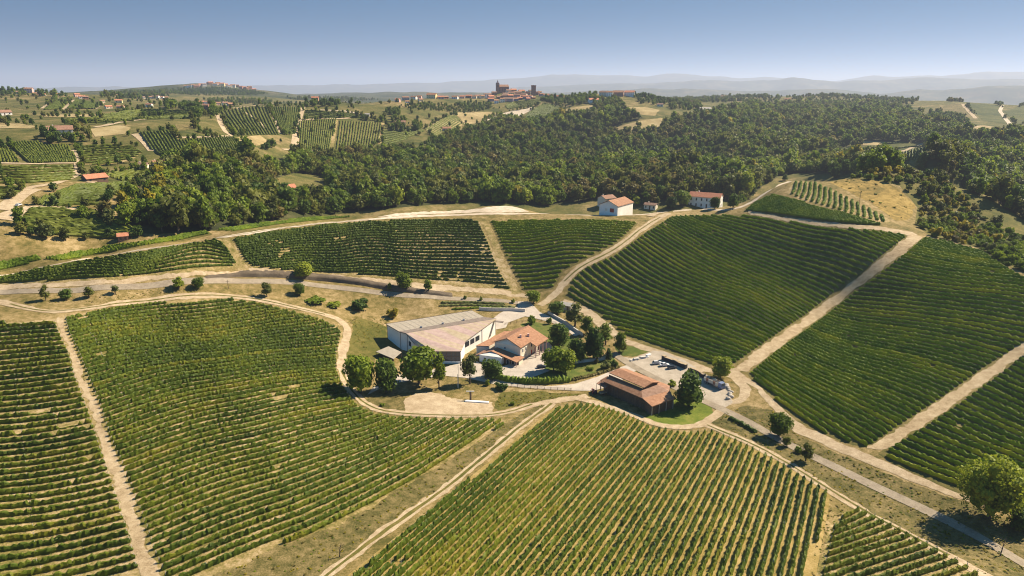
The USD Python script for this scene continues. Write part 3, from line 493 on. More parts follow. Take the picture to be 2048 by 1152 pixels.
def trunk_mesh(rng, H, z0, r, limbs=5, spread=1.5):
    top = z0 + (H - z0) * .45
    ms = [tube([(0, 0, -1.0), (rng.normal(0, .05) * H * .1, 0, z0 * .6), (rng.normal(0, .1), rng.normal(0, .1), top)], [r * 1.15, r * .85, r * .35], 6)]
    for k in range(limbs):
        g = k * 6.283 / limbs + rng.random(); b = z0 * .75 + rng.random() * (top - z0 * .75) * .5; e = np.array([math.cos(g) * spread, math.sin(g) * spread, b + spread * rng.uniform(.6, 1.4)])
        ms.append(tube([(0, 0, b), (e[0] * .5, e[1] * .5, (b + e[2]) / 2 + .1), e], [r * .5, r * .35, r * .12], 5))
    return cat(ms)
def tree_kind(name, leaf, seed, H, Wd, z0, cards, size, lobes, shape='round', limbs=5, core=.62):
    """reference size: height H, crown width Wd"""
    rng = np.random.default_rng(seed); p = f'/World/kinds/{name}'; UsdGeom.Xform.Define(stage, p)
    usdkit.mesh(stage, p + '/trunk', trunk_mesh(rng, H, z0, .035 * H * (.6 if shape == 'cone' else 1), limbs, Wd * .2), MATS['bark'])
    usdkit.mesh(stage, p + '/crown', crown_mesh(rng, H, Wd, z0, cards, size, lobes, shape, core), MATS['leaf_' + leaf])
    KIND[name] = (p, H, Wd)
tree_kind('broad_dark', 'deep', 1, 10, 9, .9, 1500, .95, 16); tree_kind('broad_mid', 'mid', 2, 10, 8.5, 1.0, 1500, .9, 15); tree_kind('broad_lime', 'lime', 3, 10, 8.5, 1.0, 1500, .9, 15)
tree_kind('airy_olive', 'olive', 4, 10, 7, 1.6, 620, .75, 9); tree_kind('airy_lime', 'lime', 5, 10, 6.5, 1.4, 720, .75, 9); tree_kind('airy_grey', 'grey', 6, 10, 6.5, 2.2, 600, .75, 9)
tree_kind('great_tree', 'lime', 7, 16, 15.5, 1.6, 6500, .72, 34, core=.45); tree_kind('slim_dark', 'deep', 8, 10, 4.2, .6, 700, .7, 9, 'cone')
tree_kind('shrub_mid', 'mid', 9, 3, 4, .1, 420, .6, 8); tree_kind('shrub_dark', 'deep', 10, 3, 4, .1, 420, .6, 8); tree_kind('shrub_lime', 'lime', 11, 3, 4, .1, 420, .6, 8); tree_kind('shrub_gold', 'gold', 12, 3, 4, .1, 380, .6, 8); tree_kind('shrub_brown', 'brown', 13, 3, 4, .1, 380, .6, 7); tree_kind('shrub_grey', 'grey', 16, 3, 4, .1, 380, .6, 8)
WOOD = []
for i, (lf, n) in enumerate((('deep', 2), ('mid', 2), ('olive', 2), ('grey', 1), ('lime', 1), ('gold', 1), ('brown', 1))):
    for j in range(n):
        tree_kind(f'wood_{lf}_{j}', lf, 40 + 7 * i + j, 11 + 1.5 * j, 9.4 - j, 1.0, 300, 1.6, 10, limbs=3, core=.55); WOOD.append(f'wood_{lf}_{j}')
RT = np.random.default_rng(77)
def tree(kind, u, v, hpx, wpx, label, cat_='tree', group=None, name=None, rot=None):
    """a tree whose foot stands at pixel (u, v), as tall and wide as it measures there"""
    g = at(u, v)[0]; path, H, Wd = KIND[kind]; d = (g[1] - CAM[1]) * _cp - (g[2] - CAM[2]) * _sp; c = d / FPX
    dn = math.atan2(CAM[2] - g[2], math.hypot(g[0], g[1])); h = max(hpx * c - .25 * wpx * c * math.sin(dn), .6 * hpx * c) / math.cos(dn); w = wpx * c
    return copy_of(name or ('tree' if H > 5 else 'shrub'), path, label, cat_, g, RT.random() * 6.28 if rot is None else rot, group, (w / Wd, w / Wd, h / H))
tree('broad_mid', 722, 786, 84, 64, 'large round green tree left of the winery hall, beside the curving track')
tree('broad_dark', 772, 784, 68, 48, 'dark bluish green tree between the two big round trees by the hall', )
tree('broad_mid', 838, 768, 82, 76, 'biggest round green tree directly in front of the winery hall')
tree('airy_lime', 878, 776, 74, 30, 'slender light green tree right of the biggest tree by the hall')
tree('airy_grey', 940, 768, 68, 34, 'thin grey-green tree beside the right front corner of the hall')
tree('broad_dark', 984, 756, 38, 44, 'low round dark tree in front of the farmhouse annex')
tree('broad_dark', 1117, 690, 44, 46, 'dense dark green tree behind the right end of the farmhouse')
tree('broad_mid', 1107, 742, 54, 42, 'bright round tree on the lawn right of the farmhouse terrace')
tree('broad_lime', 1131, 746, 48, 40, 'lime green tree overlapping its neighbour right of the terrace')
tree('broad_dark', 1153, 724, 48, 42, 'dark tree in the row along the garden wall, the left one')
tree('broad_dark', 1187, 720, 66, 46, 'tall dark green tree in the middle of the garden wall row')
tree('airy_lime', 1211, 690, 46, 30, 'light green tree behind the garden wall row')
tree('airy_lime', 1238, 706, 46, 28, 'yellowish airy tree beside the driveway above the gravel yard')
tree('slim_dark', 1217, 720, 32, 17, 'small dark conical tree at the right end of the garden wall', 'tree')
tree('airy_olive', 1246, 704, 24, 18, 'little tree on the lawn by the bend of the driveway')
tree('broad_dark', 1113, 628, 26, 32, 'dark tree left of the small grey roofed shed')
tree('airy_olive', 1150, 652, 48, 42, 'olive green tree below the small grey roofed shed')
tree('airy_lime', 1172, 668, 40, 30, 'loose green tree at the lower end of the clump by the driveway')
tree('broad_mid', 1067, 607, 30, 28, 'small round tree at the foot of the curved path by the road')
tree('broad_dark', 1378, 812, 68, 62, 'big round dark tree beside the tiled barn')
tree('broad_lime', 1441, 756, 44, 40, 'olive tree at the lower end of the bare strip behind the lorry')
tree('broad_mid', 1557, 872, 50, 44, 'round tree beside the asphalt road right of the centre block')
tree('airy_olive', 1572, 893, 22, 20, 'small bush-like tree on the road verge below the round one')
tree('airy_olive', 1611, 922, 40, 28, 'young tree beside the asphalt road, right of the round roadside tree')
tree('great_tree', 1977, 1036, 128, 122, 'very large spreading olive green tree at the right edge', rot=.6)
tree('broad_dark', 2040, 1058, 44, 52, 'dark tree half hidden behind the very large one at the right edge')
for u, v, h, w, k, l in ((92, 601, 33, 20, 'airy_olive', 'leftmost tree of the roadside line on the dry bank'), (133, 599, 22, 24, 'broad_dark', 'second roadside tree from the left, low and dark'), (178, 595, 24, 22, 'airy_olive', 'third roadside tree from the left, loose crowned'), (231, 589, 22, 16, 'airy_grey', 'fourth and smallest roadside tree from the left'),
                         (357, 578, 26, 26, 'airy_lime', 'yellowish tree of the roadside pair above the left block'), (398, 578, 26, 22, 'broad_mid', 'green tree of the roadside pair above the left block'), (534, 593, 30, 24, 'airy_olive', 'roadside tree where the bank begins, left of the bushes'), (600, 591, 28, 24, 'broad_mid', 'dark roadside tree at the head of the green bushes'),
                         (607, 556, 33, 38, 'broad_lime', 'round light green tree on the bank below the wide middle block'), (809, 579, 36, 32, 'broad_lime', 'round lime tree on the bank above the road bend'), (779, 582, 18, 10, 'airy_lime', 'thin sapling left of the round lime tree on the bank'), (857, 583, 26, 20, 'airy_lime', 'small sparse tree right of the round lime tree on the bank')):
    tree(k, u, v, h, w, l)
for u, v, h, w, k, l in ((720, 618, 22, 48, 'shrub_dark', 'big dark shrub on the dry slope behind the hall'), (786, 635, 20, 26, 'shrub_gold', 'yellowish shrub near the left rear corner of the hall'), (630, 604, 14, 50, 'shrub_mid', 'long green bush below the road, left of the big dark shrub'), (668, 612, 12, 40, 'shrub_lime', 'low bright bush between the road and the curved track'), (1003, 779, 16, 32, 'shrub_dark', 'dense dark shrub beside the driveway in front of the farmhouse'), (975, 771, 14, 14, 'shrub_lime', 'small pale shrub left of the dense one by the driveway'),
                         (1064, 648, 20, 18, 'shrub_mid', 'shrub against the rear wooden fence of the farmhouse'), (1098, 648, 16, 12, 'shrub_mid', 'small shrub on the rear lawn near the fence'), (1210, 738, 16, 24, 'shrub_grey', 'round grey-green shrub at the right tip of the garden'), (1228, 735, 16, 20, 'shrub_dark', 'rightmost shrub of the garden beside the driveway'), (1192, 727, 12, 10, 'shrub_brown', 'small reddish shrub on the front lawn'), (1180, 740, 9, 18, 'shrub_mid', 'low shrub on the front lawn of the garden'),
                         (1344, 772, 14, 22, 'shrub_lime', 'shrub between the barn and the big dark tree'), (1025, 810, 9, 12, 'shrub_mid', 'single small shrub on the slope below the driveway fence'), (765, 812, 8, 12, 'shrub_mid', 'single small shrub on the bank beside the white earth'), (1597, 905, 14, 18, 'shrub_mid', 'dark shrub beside the asphalt road between two trees'), (930, 598, 9, 9, 'shrub_lime', 'left one of three ball-shaped shrubs by the road'), (962, 601, 9, 9, 'shrub_lime', 'middle one of three ball-shaped shrubs by the road'), (1026, 606, 10, 10, 'shrub_lime', 'right one of three ball-shaped shrubs by the road')):
    tree(k, u, v, h, w, l, 'shrub')
# trees round the ridge houses
for u, v, h, w, k, l in ((1487, 396, 54, 36, 'broad_lime', 'tall pale green tree on the ridge right of the orange roofed house'), (1429, 418, 24, 22, 'broad_dark', 'dark tree in front of the orange roofed house'), (1466, 416, 28, 24, 'broad_dark', 'tree at the right gable of the orange roofed house'), (1365, 412, 34, 30, 'broad_mid', 'bushy green tree left of the orange roofed house'), (1342, 418, 24, 22, 'broad_dark', 'dark tree between the little brown house and the orange roofed house'), (1272, 412, 20, 20, 'airy_lime', 'yellow-green tree behind the red shuttered house'), (1668, 356, 22, 20, 'broad_dark', 'dark green tree at the top of the knoll'), (1570, 361, 12, 12, 'broad_dark', 'small tree at the top of the hilltop track')):
    tree(k, u, v, h, w, l)

# ------------------------------------------------------------------ the woods
FIELDS = {}
def farea(name, s): FIELDS[name] = area(s, 8); return FIELDS[name]
farea('pale_meadow', "1211,262 1249,250 1286,240 1324,236 1339,247 1306,258 1249,265")
farea('green_vineyard', "1640,303 1700,294 1758,292 1773,285 1846,287 1831,303 1790,316 1711,315 1650,310")
farea('tan_field', "1706,281 1771,285 1758,291 1701,290")
farea('striped_plot', "1783,318 1800,308 1832,296 1846,290 1850,300 1842,318 1815,320")
farea('meadow', "1256,215 1290,214 1319,220 1310,232 1285,230 1252,224")
farea('clearing', "556,365 600,350 640,352 650,372 640,400 600,405 560,395")
WOODS = [area(s, 8) for s in ("232,418 250,405 300,385 312,362 345,336 380,318 420,325 470,330 500,330 530,345 560,345 600,325 650,320 720,318 790,318 860,308 900,300 945,282 985,262 1000,245 1060,248 1130,234 1180,226 1230,222 1290,236 1340,242 1400,232 1440,222 1490,214 1560,212 1620,208 1700,210 1780,212 1830,232 1880,250 1940,268 2000,268 2048,262 2048,352 1960,330 1880,335 1800,338 1740,345 1690,350 1600,346 1560,352 1530,368 1500,395 1480,408 1460,405 1400,388 1340,410 1290,412 1260,402 1210,398 1150,406 1090,412 1040,410 960,405 860,410 790,416 720,424 640,432 560,440 480,452 420,462 360,466 310,468 270,466 245,455",)]
SCRUB = area("1700,356 1740,349 1800,342 1850,345 1920,372 1980,398 2055,436 2055,548 2000,527 1960,497 1900,482 1862,474 1830,448 1835,415 1800,372 1760,362", 8)
block = unary_union([p.buffer(5) for p in FIELDS.values()])
rf = np.random.default_rng(5)
def scatter(poly, d0, far=900.0, d1=None):
    x0, y0, x1, y1 = poly.bounds; out = []
    g = np.stack(np.meshgrid(np.arange(x0, x1, d0), np.arange(y0, y1, d0), indexing='ij'), -1).reshape(-1, 2); g = g + rf.uniform(-.48, .48, g.shape) * d0
    shapely.prepare(poly); g = g[shapely.contains_xy(poly, g[:, 0], g[:, 1])]
    if d1: r = np.hypot(g[:, 0], g[:, 1]); keep = (r < far) | (rf.random(len(g)) < (d0 / d1) ** 2); g = g[keep]
    return g
def visible(p):
    a = np.arctan2(p[:, 0], p[:, 1]); r = np.hypot(p[:, 0], p[:, 1]); i = np.clip(np.round((a - A0) / (A1 - A0) * (NA - 1)).astype(int), 0, NA - 1)
    S = np.maximum.accumulate((GZ - CAM[2]) / np.exp(LR)[None], axis=1); j = np.clip(np.interp(np.log(r * .97), LR, np.arange(NR)).astype(int), 0, NR - 1)
    return (p[:, 2] - CAM[2]) / r >= S[i, j]
def scatter_seen(px, r0, r1, d):
    """points of the ground between distances r0 and r1 that the picture shows inside the outline px"""
    P = Polygon(P_(px)); u = np.array(P.exterior.coords)[:, 0]; a0, a1 = azs(u.min(), 576)[0] - .05, azs(u.max(), 300)[0] + .08
    x0, x1 = min(math.sin(a0) * r0, math.sin(a0) * r1), math.sin(a1) * r1; g = np.stack(np.meshgrid(np.arange(x0, x1, d), np.arange(math.cos(a1) * r0 * .9, r1, d), indexing='ij'), -1).reshape(-1, 2); g = g + rf.uniform(-.48, .48, g.shape) * d
    r = np.hypot(g[:, 0], g[:, 1]); g = g[(r > r0) & (r < r1) & (np.abs(np.arctan2(g[:, 0], g[:, 1])) < A1 - .01)]; z = ground(g[:, 0], g[:, 1]); q = project(np.column_stack([g, z])); shapely.prepare(P)
    return g[shapely.contains_xy(P, q[:, 0], q[:, 1]) & visible(np.column_stack([g, z + 6]))]
extra = scatter_seen("1780,338 1850,322 1900,312 1960,316 2070,330 2120,470 2050,446 1990,408 1930,380 1860,352", 470, 1000, 6.5)
wood = scatter(unary_union(WOODS).difference(block), 6.4, 850, 8.4); wood = np.vstack([wood, extra])
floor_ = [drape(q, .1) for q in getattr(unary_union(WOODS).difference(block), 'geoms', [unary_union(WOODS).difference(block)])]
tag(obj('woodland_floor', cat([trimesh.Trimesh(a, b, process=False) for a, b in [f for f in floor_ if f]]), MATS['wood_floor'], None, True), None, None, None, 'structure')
def choose(g, seed):
    """kinds in patches: noise picks the neighbourhood's mix"""
    n = meshkit.fbm(np.stack([g[:, 0] / 70, g[:, 1] / 70, g[:, 0] * 0 + seed], -1), 3, seed); q = n + rf.normal(0, .13, len(g))
    c = np.digitize(q, [.16, .36, .41, .51, .55, .64, .75, .79, .95])     # deep0 deep1 mid0 mid1 olive0 olive1 grey lime gold.. brown
    order = ['wood_brown_0', 'wood_olive_1', 'wood_deep_0', 'wood_mid_1', 'wood_deep_1', 'wood_olive_0', 'wood_mid_0', 'wood_grey_0', 'wood_lime_0', 'wood_gold_0']
    return [order[i] for i in c]
wz = ground(wood[:, 0], wood[:, 1]); wk = choose(wood, 21); size = np.clip(rf.lognormal(-.08, .26, len(wood)), .45, 1.6) * (.75 + .5 * meshkit.fbm(np.stack([wood[:, 0] / 45, wood[:, 1] / 45, wood[:, 0] * 0], -1), 2, 3)); lean = rf.uniform(.85, 1.2, len(wood))
rad = np.hypot(wood[:, 0], wood[:, 1]); pix = project(np.column_stack([wood, wz + 5])); seen = (pix[:, 0] > 0) & (pix[:, 0] < 2048)
# nearest in view as things of their own
vis = visible(np.column_stack([wood, wz + 6])) & seen
order = np.argsort(np.where(vis, rad, 1e9)); own = set(order[:260].tolist())
WN = {'deep': 'dark green tree', 'mid': 'green tree', 'olive': 'olive green tree', 'grey': 'grey-green tree', 'lime': 'light green tree', 'gold': 'yellow autumn tree', 'brown': 'brownish thin tree'}
SZ = lambda q: 'tall' if q > 1.05 else 'small' if q < .72 else 'medium sized'
WHERE = lambda u: next(t for lim, t in ((255, 'at its left tip above the dark plot'), (330, 'above the dark slope at left'), (420, 'above the ridge vineyard at left'), (540, 'behind the left end of the ridge vineyards'), (660, 'behind the short strip on the crest'), (780, 'behind the bend of the ridge road'), (960, 'behind the white earth on the ridge'), (1190, 'left of the red shuttered house'), (1380, 'between the ridge houses'), (1500, 'behind the orange roofed house'), (9999, 'behind the knoll')) if u < lim)
for i in sorted(own):
    c = wk[i].split('_')[1]
    copy_of('woodland_tree', KIND[wk[i]][0], f'{SZ(size[i])} {WN[c]} in the wood {WHERE(pix[i, 0])}', 'tree', (wood[i, 0], wood[i, 1], wz[i]), rf.random() * 6.28, f'{SZ(size[i])} {WN[c]}s in the wood {WHERE(pix[i, 0])}', (size[i], size[i], size[i] * lean[i]))
def instancer(name, kinds, pos, rot, scl, label, cat_='trees'):
    pi = UsdGeom.PointInstancer.Define(stage, numbered(f'/World/{name}')); names = sorted(set(kinds))
    for k in names:
        x = UsdGeom.Xform.Define(stage, f'{pi.GetPath()}/{k}'); x.GetPrim().GetReferences().AddInternalReference(Sdf.Path(KIND[k][0]))
    pi.CreatePrototypesRel().SetTargets([Sdf.Path(f'{pi.GetPath()}/{k}') for k in names])
    pi.CreateProtoIndicesAttr(Vt.IntArray([names.index(k) for k in kinds])); pi.CreatePositionsAttr(Vt.Vec3fArray.FromNumpy(pos.astype(np.float32)))
    pi.CreateOrientationsAttr(Vt.QuathArray([Gf.Quath(math.cos(a / 2), 0, 0, math.sin(a / 2)) for a in rot])); pi.CreateScalesAttr(Vt.Vec3fArray.FromNumpy(scl.astype(np.float32)))
    tag(pi, label, cat_, None, 'stuff')
rest = np.array([i for i in range(len(wood)) if i not in own])
print('wood', len(wood), len(rest))
instancer('woodland', [wk[i] for i in rest], np.column_stack([wood, wz])[rest], rf.random(len(rest)) * 6.28, np.column_stack([size, size, size * lean])[rest], 'dense mixed woodland filling the valley behind the ridge', 'woodland')
# ------------------------------------------------------------------ buildings
def mat_roof(name, cols, wave=14.0):
    n = {'g': ('texture_coordinate', {}), 'q': ('geometry', {}), 'n': ('noise_texture', {'scale': .9, 'detail': 4.0}), 'n2': ('noise_texture', {'scale': 9.0, 'detail': 2.0}), 'm': ('math', {'math_type': 'multiply', 'value2': .55}), 'a': ('math', {'math_type': 'multiply_add', 'value2': .45}),
         'r': ('rgb_ramp', {'ramp': [(.32 + .36 * i / (len(cols) - 1), c) for i, c in enumerate(cols)]}), 'b': ('bump', {'strength': .5, 'distance': .1}), 'p': ('principled_bsdf', {'roughness': .85, 'specular_ior_level': .2})}
    MATS[name] = usdkit.material(stage, f'/World/Looks/{name}', n, [('q.position', 'n.vector'), ('q.position', 'n2.vector'), ('n.fac', 'm.value1'), ('m.value', 'a.value3'), ('n2.fac', 'a.value1'), ('a.value', 'r.fac'), ('r.color', 'p.base_color'), ('n2.fac', 'b.height'), ('b.normal', 'p.normal')], surface='p.BSDF'); return MATS[name]
mat_roof('tile_orange', [(.20, .10, .058), (.31, .16, .092), (.41, .23, .14)]); mat_roof('tile_rust', [(.17, .095, .065), (.27, .15, .10), (.36, .215, .15)]); mat_roof('tile_bright', [(.36, .135, .075), (.46, .19, .11), (.54, .26, .16)])
mat_roof('tile_brown', [(.17, .10, .07), (.25, .15, .105), (.31, .20, .15)]); mat_roof('roof_grey', [(.26, .24, .22), (.36, .33, .30), (.42, .39, .35)]); mat_roof('roof_beige', [(.27, .23, .18), (.34, .295, .235), (.40, .35, .285)]); mat_roof('roof_taupe', [(.15, .12, .10), (.20, .16, .135), (.25, .205, .17)])
for k, c in dict(white=(.74, .71, .66), cream=(.66, .58, .46), pink=(.60, .38, .32), yellow=(.70, .55, .28), brick=(.34, .17, .12), stone=(.40, .35, .29), brown=(.16, .10, .07), grey=(.38, .36, .34), mauve=(.34, .25, .27)).items(): mat_plain('wall_' + k, c, .9, .07, .5)
mat_plain('timber', (.13, .085, .055), .85, .35, 2.0); mat_plain('dark_trim', (.07, .05, .045), .7, .2); mat_plain('glass', (.035, .045, .055), .12, .2, 1.0, spec=.6); mat_plain('red_paint', (.32, .05, .035), .6); mat_plain('concrete', (.48, .44, .39), .9, .15); mat_plain('white_paint', (.78, .76, .72), .6, .05); mat_plain('grey_metal', (.35, .36, .38), .4, .1, metal=.6)
# the painted stripes of the hall roof: bands of pink, lilac, yellow and green running down the slope
V3 = lambda u, v, z: at_z(float(u), float(v), z)
_sd = V3(915, 697, 6.9) - V3(835, 668, 9.0); _sa = math.atan2(_sd[1], _sd[0])
_n = {'g': ('geometry', {}), 'vr': ('vector_rotate', {'rotate_type': 'z_axis', 'angle': -_sa}), 'mp': ('mapping', {'scale': (.012, .17, .02)}), 'n': ('noise_texture', {'scale': 1.0, 'detail': 1.5}), 'r': ('rgb_ramp', {'ramp': [(.28, (.36, .25, .18)), (.38, (.40, .275, .215)), (.44, (.41, .34, .15)), (.48, (.37, .33, .16)), (.52, (.41, .255, .26)), (.57, (.42, .25, .30)), (.62, (.42, .29, .24)), (.70, (.40, .34, .17)), (.78, (.38, .26, .2))]}),
      'n2': ('noise_texture', {'scale': .5, 'detail': 5.0}), 'r2': ('rgb_ramp', {'ramp': [(.35, (.30, .225, .165)), (.65, (.42, .325, .25))]}), 'x': ('mix', {'fac': .68}), 'p': ('principled_bsdf', {'roughness': .7})}
MATS['striped_roof'] = usdkit.material(stage, '/World/Looks/striped_roof', _n, [('g.position', 'vr.vector'), ('vr.vector', 'mp.vector'), ('mp.vector', 'n.vector'), ('n.fac', 'r.fac'), ('g.position', 'n2.vector'), ('n2.fac', 'r2.fac'), ('r.color', 'x.color1'), ('r2.color', 'x.color2'), ('x.color', 'p.base_color')], surface='p.BSDF')
def slab(pts, th=.28):
    p = np.array(pts, float); return hull(np.vstack([p, p - [0, 0, th]]))
def wall_seg(p, q, zp, zq, zb, th=.3):
    """upright wall from p to q (plan), tops zp, zq, foot zb"""
    p, q = np.array(p[:2], float), np.array(q[:2], float); t = (q - p) / np.linalg.norm(q - p); n = np.array([-t[1], t[0]]) * th / 2
    return hull([(*(a + s * n), z) for a, zt in ((p, zp), (q, zq)) for s in (-1, 1) for z in (zb, zt)])
def opening(p, q, a, b, z0, z1, proud=.06, th=.3, depth=.08, side=1):
    """a thin pane standing just proud of the wall p-q between distances a and b; side: +1 left of p->q"""
    p, q = np.array(p[:2], float), np.array(q[:2], float); t = (q - p) / np.linalg.norm(q - p); n = np.array([-t[1], t[0]]) * side
    return hull([(*(p + t * s + n * (th / 2 + o)), z) for s in (a, b) for o in (-.02, proud) for z in (z0, z1)])
def frame(p, q, a, b, z0, z1, w=.14, proud=.11, **k):
    return cat([opening(p, q, a - w, b + w, z1, z1 + w, proud, **k), opening(p, q, a - w, b + w, z0 - w, z0, proud, **k), opening(p, q, a - w, a, z0, z1, proud, **k), opening(p, q, b, b + w, z0, z1, proud, **k)])
def window(parent, p, q, a, b, z0, z1, fmat='white_paint', name='window', pane='glass', bars=0, **k):
    w = obj(name, opening(p, q, a, b, z0, z1, .05, **k), MATS[pane], parent); obj('frame', frame(p, q, a, b, z0, z1, **k), MATS[fmat], w)
    for i in range(bars):
        x = a + (b - a) * (i + 1) / (bars + 1); obj('bar', opening(p, q, x - .05, x + .05, z0, z1, .10, **k), MATS[fmat], w)
# --- the winery hall
hall = thing('winery_hall', 'large white winery hall with grey rear roof and pink and yellow striped front roof', 'winery')
hP0, hP1, hP2, hP3 = V3(772, 648, 9), V3(798, 663, 9.4), V3(812, 666.5, 9.4), V3(829, 688, 6.6)
hQ0, hQ1, hQ2 = V3(944, 621, 9), V3(968, 634, 9.4), V3(993, 637.5, 9.4)
hF0, hF1, hR1, hR2 = V3(866, 702.5, 6.4), V3(922, 702.5, 6.4), V3(931, 682, 7.1), V3(966, 656.5, 8.7)
obj('rear_roof', slab([hP0, hQ0, hQ1, hP1]), MATS['roof_beige'], hall)
obj('roof_ridge', slab([hP1 + [0, 0, .06], hQ1 + [0, 0, .06], hQ2 + [0, 0, .06], hP2 + [0, 0, .06]], .34), MATS['roof_taupe'], hall)
_top = [hP2, hQ2, hR2, hR1, hF1, hF0, hP3]
_v = np.vstack([_top, np.array(_top) - [0, 0, .3]]); _n = len(_top); _f = []
for i in range(1, _n - 1): _f += [(0, i + 1, i), (_n, _n + i, _n + i + 1)]
for i in range(_n): j = (i + 1) % _n; _f += [(i, j, j + _n), (i, j + _n, i + _n)]
obj('front_roof', trimesh.Trimesh(_v, _f, process=False), MATS['striped_roof'], hall)
inw = lambda p, c, d=.7: np.array(p) + (np.array(c) - np.array(p)) * d / np.linalg.norm((np.array(c) - np.array(p))[:2])
_c = np.mean([hP0, hQ0, hF1, hP3], 0); W = {k: inw(p, _c, .8) for k, p in dict(P0=hP0, P1=hP1, P2=hP2, P3=hP3, F0=hF0, F1=hF1, R1=hR1, R2=hR2, Q2=hQ2, Q1=hQ1, Q0=hQ0).items()}
for a, b, m in (('P0', 'P1', 'white'), ('P1', 'P2', 'white'), ('P2', 'P3', 'white'), ('P3', 'F0', 'white'), ('F1', 'R1', 'white'), ('R1', 'R2', 'white'), ('R2', 'Q2', 'white'), ('Q2', 'Q1', 'white'), ('Q1', 'Q0', 'white'), ('Q0', 'P0', 'white')):
    obj('wall', wall_seg(W[a], W[b], W[a][2] - .3, W[b][2] - .3, -1.5), MATS['wall_' + m], hall)
obj('wall', wall_seg(W['F0'], W['F1'], 1.6, 1.6, -1.5), MATS['wall_white'], hall)
obj('glass_front', wall_seg(W['F0'], W['F1'], 6.0, 6.0, 1.6, .12), MATS['glass'], hall)
_L = np.linalg.norm((W['F1'] - W['F0'])[:2])
for i in range(7): obj('mullion', opening(W['F0'], W['F1'], _L * i / 6 - .08, _L * i / 6 + .08, 1.4, 6.0, .12, .12, side=-1), MATS['timber'], hall)
for z in (1.6, 3.8, 5.9): obj('transom', opening(W['F0'], W['F1'], 0, _L, z - .08, z + .08, .09, .12, side=-1), MATS['timber'], hall)
window(hall, W['P2'], W['P3'], 1.2, 3.6, 3.6, 6.0, side=-1, fmat='wall_white'); window(hall, W['P2'], W['P3'], 4.8, 6.2, 1.2, 4.2, side=-1, name='door', pane='timber')
_l = np.linalg.norm((W['R2'] - W['R1'])[:2])
for s in (.04, .34, .64): window(hall, W['R1'], W['R2'], _l * s, _l * s + 3.0, 3.8, 5.9, side=-1, bars=3, fmat='dark_trim')
cn = V3(1006, 645, 8.6); obj('door_canopy', slab([cn, cn + [-4.5, 1.0, .2], cn + [-4.2, 2.8, .2], cn + [.4, 2.0, 0]], .25), MATS['roof_taupe'], hall)
obj('gutter', tube([hP0 + [0, .1, 0], hQ0 + [0, .1, 0]], .16, 6), MATS['dark_trim'], hall)
obj('fascia', tube([hF0 - [0, 0, .2], hF1 - [0, 0, .2]], .14, 6), MATS['dark_trim'], hall); obj('fascia', tube([hP2 - [0, 0, .1], hP3 - [0, 0, .1]], .14, 6), MATS['dark_trim'], hall); obj('fascia', tube([hP0 - [0, 0, .1], hP1 - [0, 0, .1], hP2 - [0, 0, .1]], .14, 6), MATS['dark_trim'], hall)
for i in range(1, 15):
    f = i / 15; a, b = hP0 + (hQ0 - hP0) * f, hP1 + (hQ1 - hP1) * f; obj('roof_seam', tube([a + [0, 0, .03], b + [0, 0, .03]], .04, 4), MATS['roof_beige'], hall)
for p in (W['P0'], W['P1'], W['P2'], W['F1'], W['R2'], W['Q2']): q = p + (p - _c) / np.linalg.norm((p - _c)[:2]) * .3; obj('downpipe', tube([(q[0], q[1], -.5), (q[0], q[1], p[2] - .4)], .1, 6), MATS['dark_trim'], hall)
for s in (.25, .5, .75): p = (hP1 + (hQ1 - hP1) * s); obj('roof_vent', box(p[0] - .5, p[0] + .5, p[1] - .5, p[1] + .5, p[2] - .3, p[2] + .7), MATS['grey_metal'], hall)
# --- side canopy
cpy = thing('canopy', 'low canopy with flat pinkish roof at the left end of the winery hall', 'canopy')
cp = [V3(752, 703, 3.6), V3(777, 692.5, 3.9), V3(803, 704, 3.9), V3(787, 717.5, 3.6)]
obj('roof', slab(cp, .25), MATS['roof_beige'], cpy)
for p in cp: obj('post', tube([(p[0], p[1], -1), (p[0], p[1], p[2] - .25)], .13), MATS['timber'], cpy)
# --- the farmhouse
fh = thing('farmhouse', 'two storey cream farmhouse with terracotta tile roof beside the winery hall', 'farmhouse')
zE, zR = 7.6, 10.2
A_, E1, E2 = V3(1013.6, 676.4, zR), V3(985, 684, zE), V3(1041.5, 695.6, zE)
B_ = V3(1057.5, 650.6, zR); d_ = B_ - A_; E1b, E2b = E1 + d_, E2 + d_
E2m = E2 + d_ * .42; wl = (E2 - A_) * 1.45; Wm, Wb = A_ + d_ * .42 + wl, B_ + wl
obj('roof', slab([A_, B_, E1b, E1]), MATS['tile_orange'], fh); obj('roof', slab([A_, A_ + d_ * .42, E2m, E2]), MATS['tile_orange'], fh); obj('roof', slab([A_ + d_ * .42, B_, Wb, Wm], .3), MATS['tile_orange'], fh)
obj('ridge_tiles', tube([A_ + [0, 0, .05], B_ + [0, 0, .05]], .2, 6), MATS['tile_rust'], fh)
un = d_ / np.linalg.norm(d_); cr = (E2 - E1) / np.linalg.norm((E2 - E1)[:2]); cr[2] = 0
g0, g1 = E1 + un * .9 + cr * .8, E2 + un * .9 - cr * .8; b0, b1 = g0 + d_ - un * 1.8, g1 + d_ - un * 1.8; am = A_ + un * .9
def gable(p, q, apex, zb, th=.3):
    p_, q_, a_ = np.array(p, float), np.array(q, float), np.array(apex, float); t = (q_ - p_)[:2] / np.linalg.norm((q_ - p_)[:2]); n = np.array([-t[1], t[0], 0]) * th / 2
    return hull([x + s * n for s in (-1, 1) for x in (p_, q_, a_, [*p_[:2], zb], [*q_[:2], zb])])
obj('gable_wall', gable(g0 - [0, 0, .1], g1 - [0, 0, .1], am - [0, 0, .35], -1), MATS['wall_cream'], fh); obj('gable_wall', gable(b0 - [0, 0, .1], b1 - [0, 0, .1], am + d_ - un * 1.8 - [0, 0, .35], -1), MATS['wall_cream'], fh)
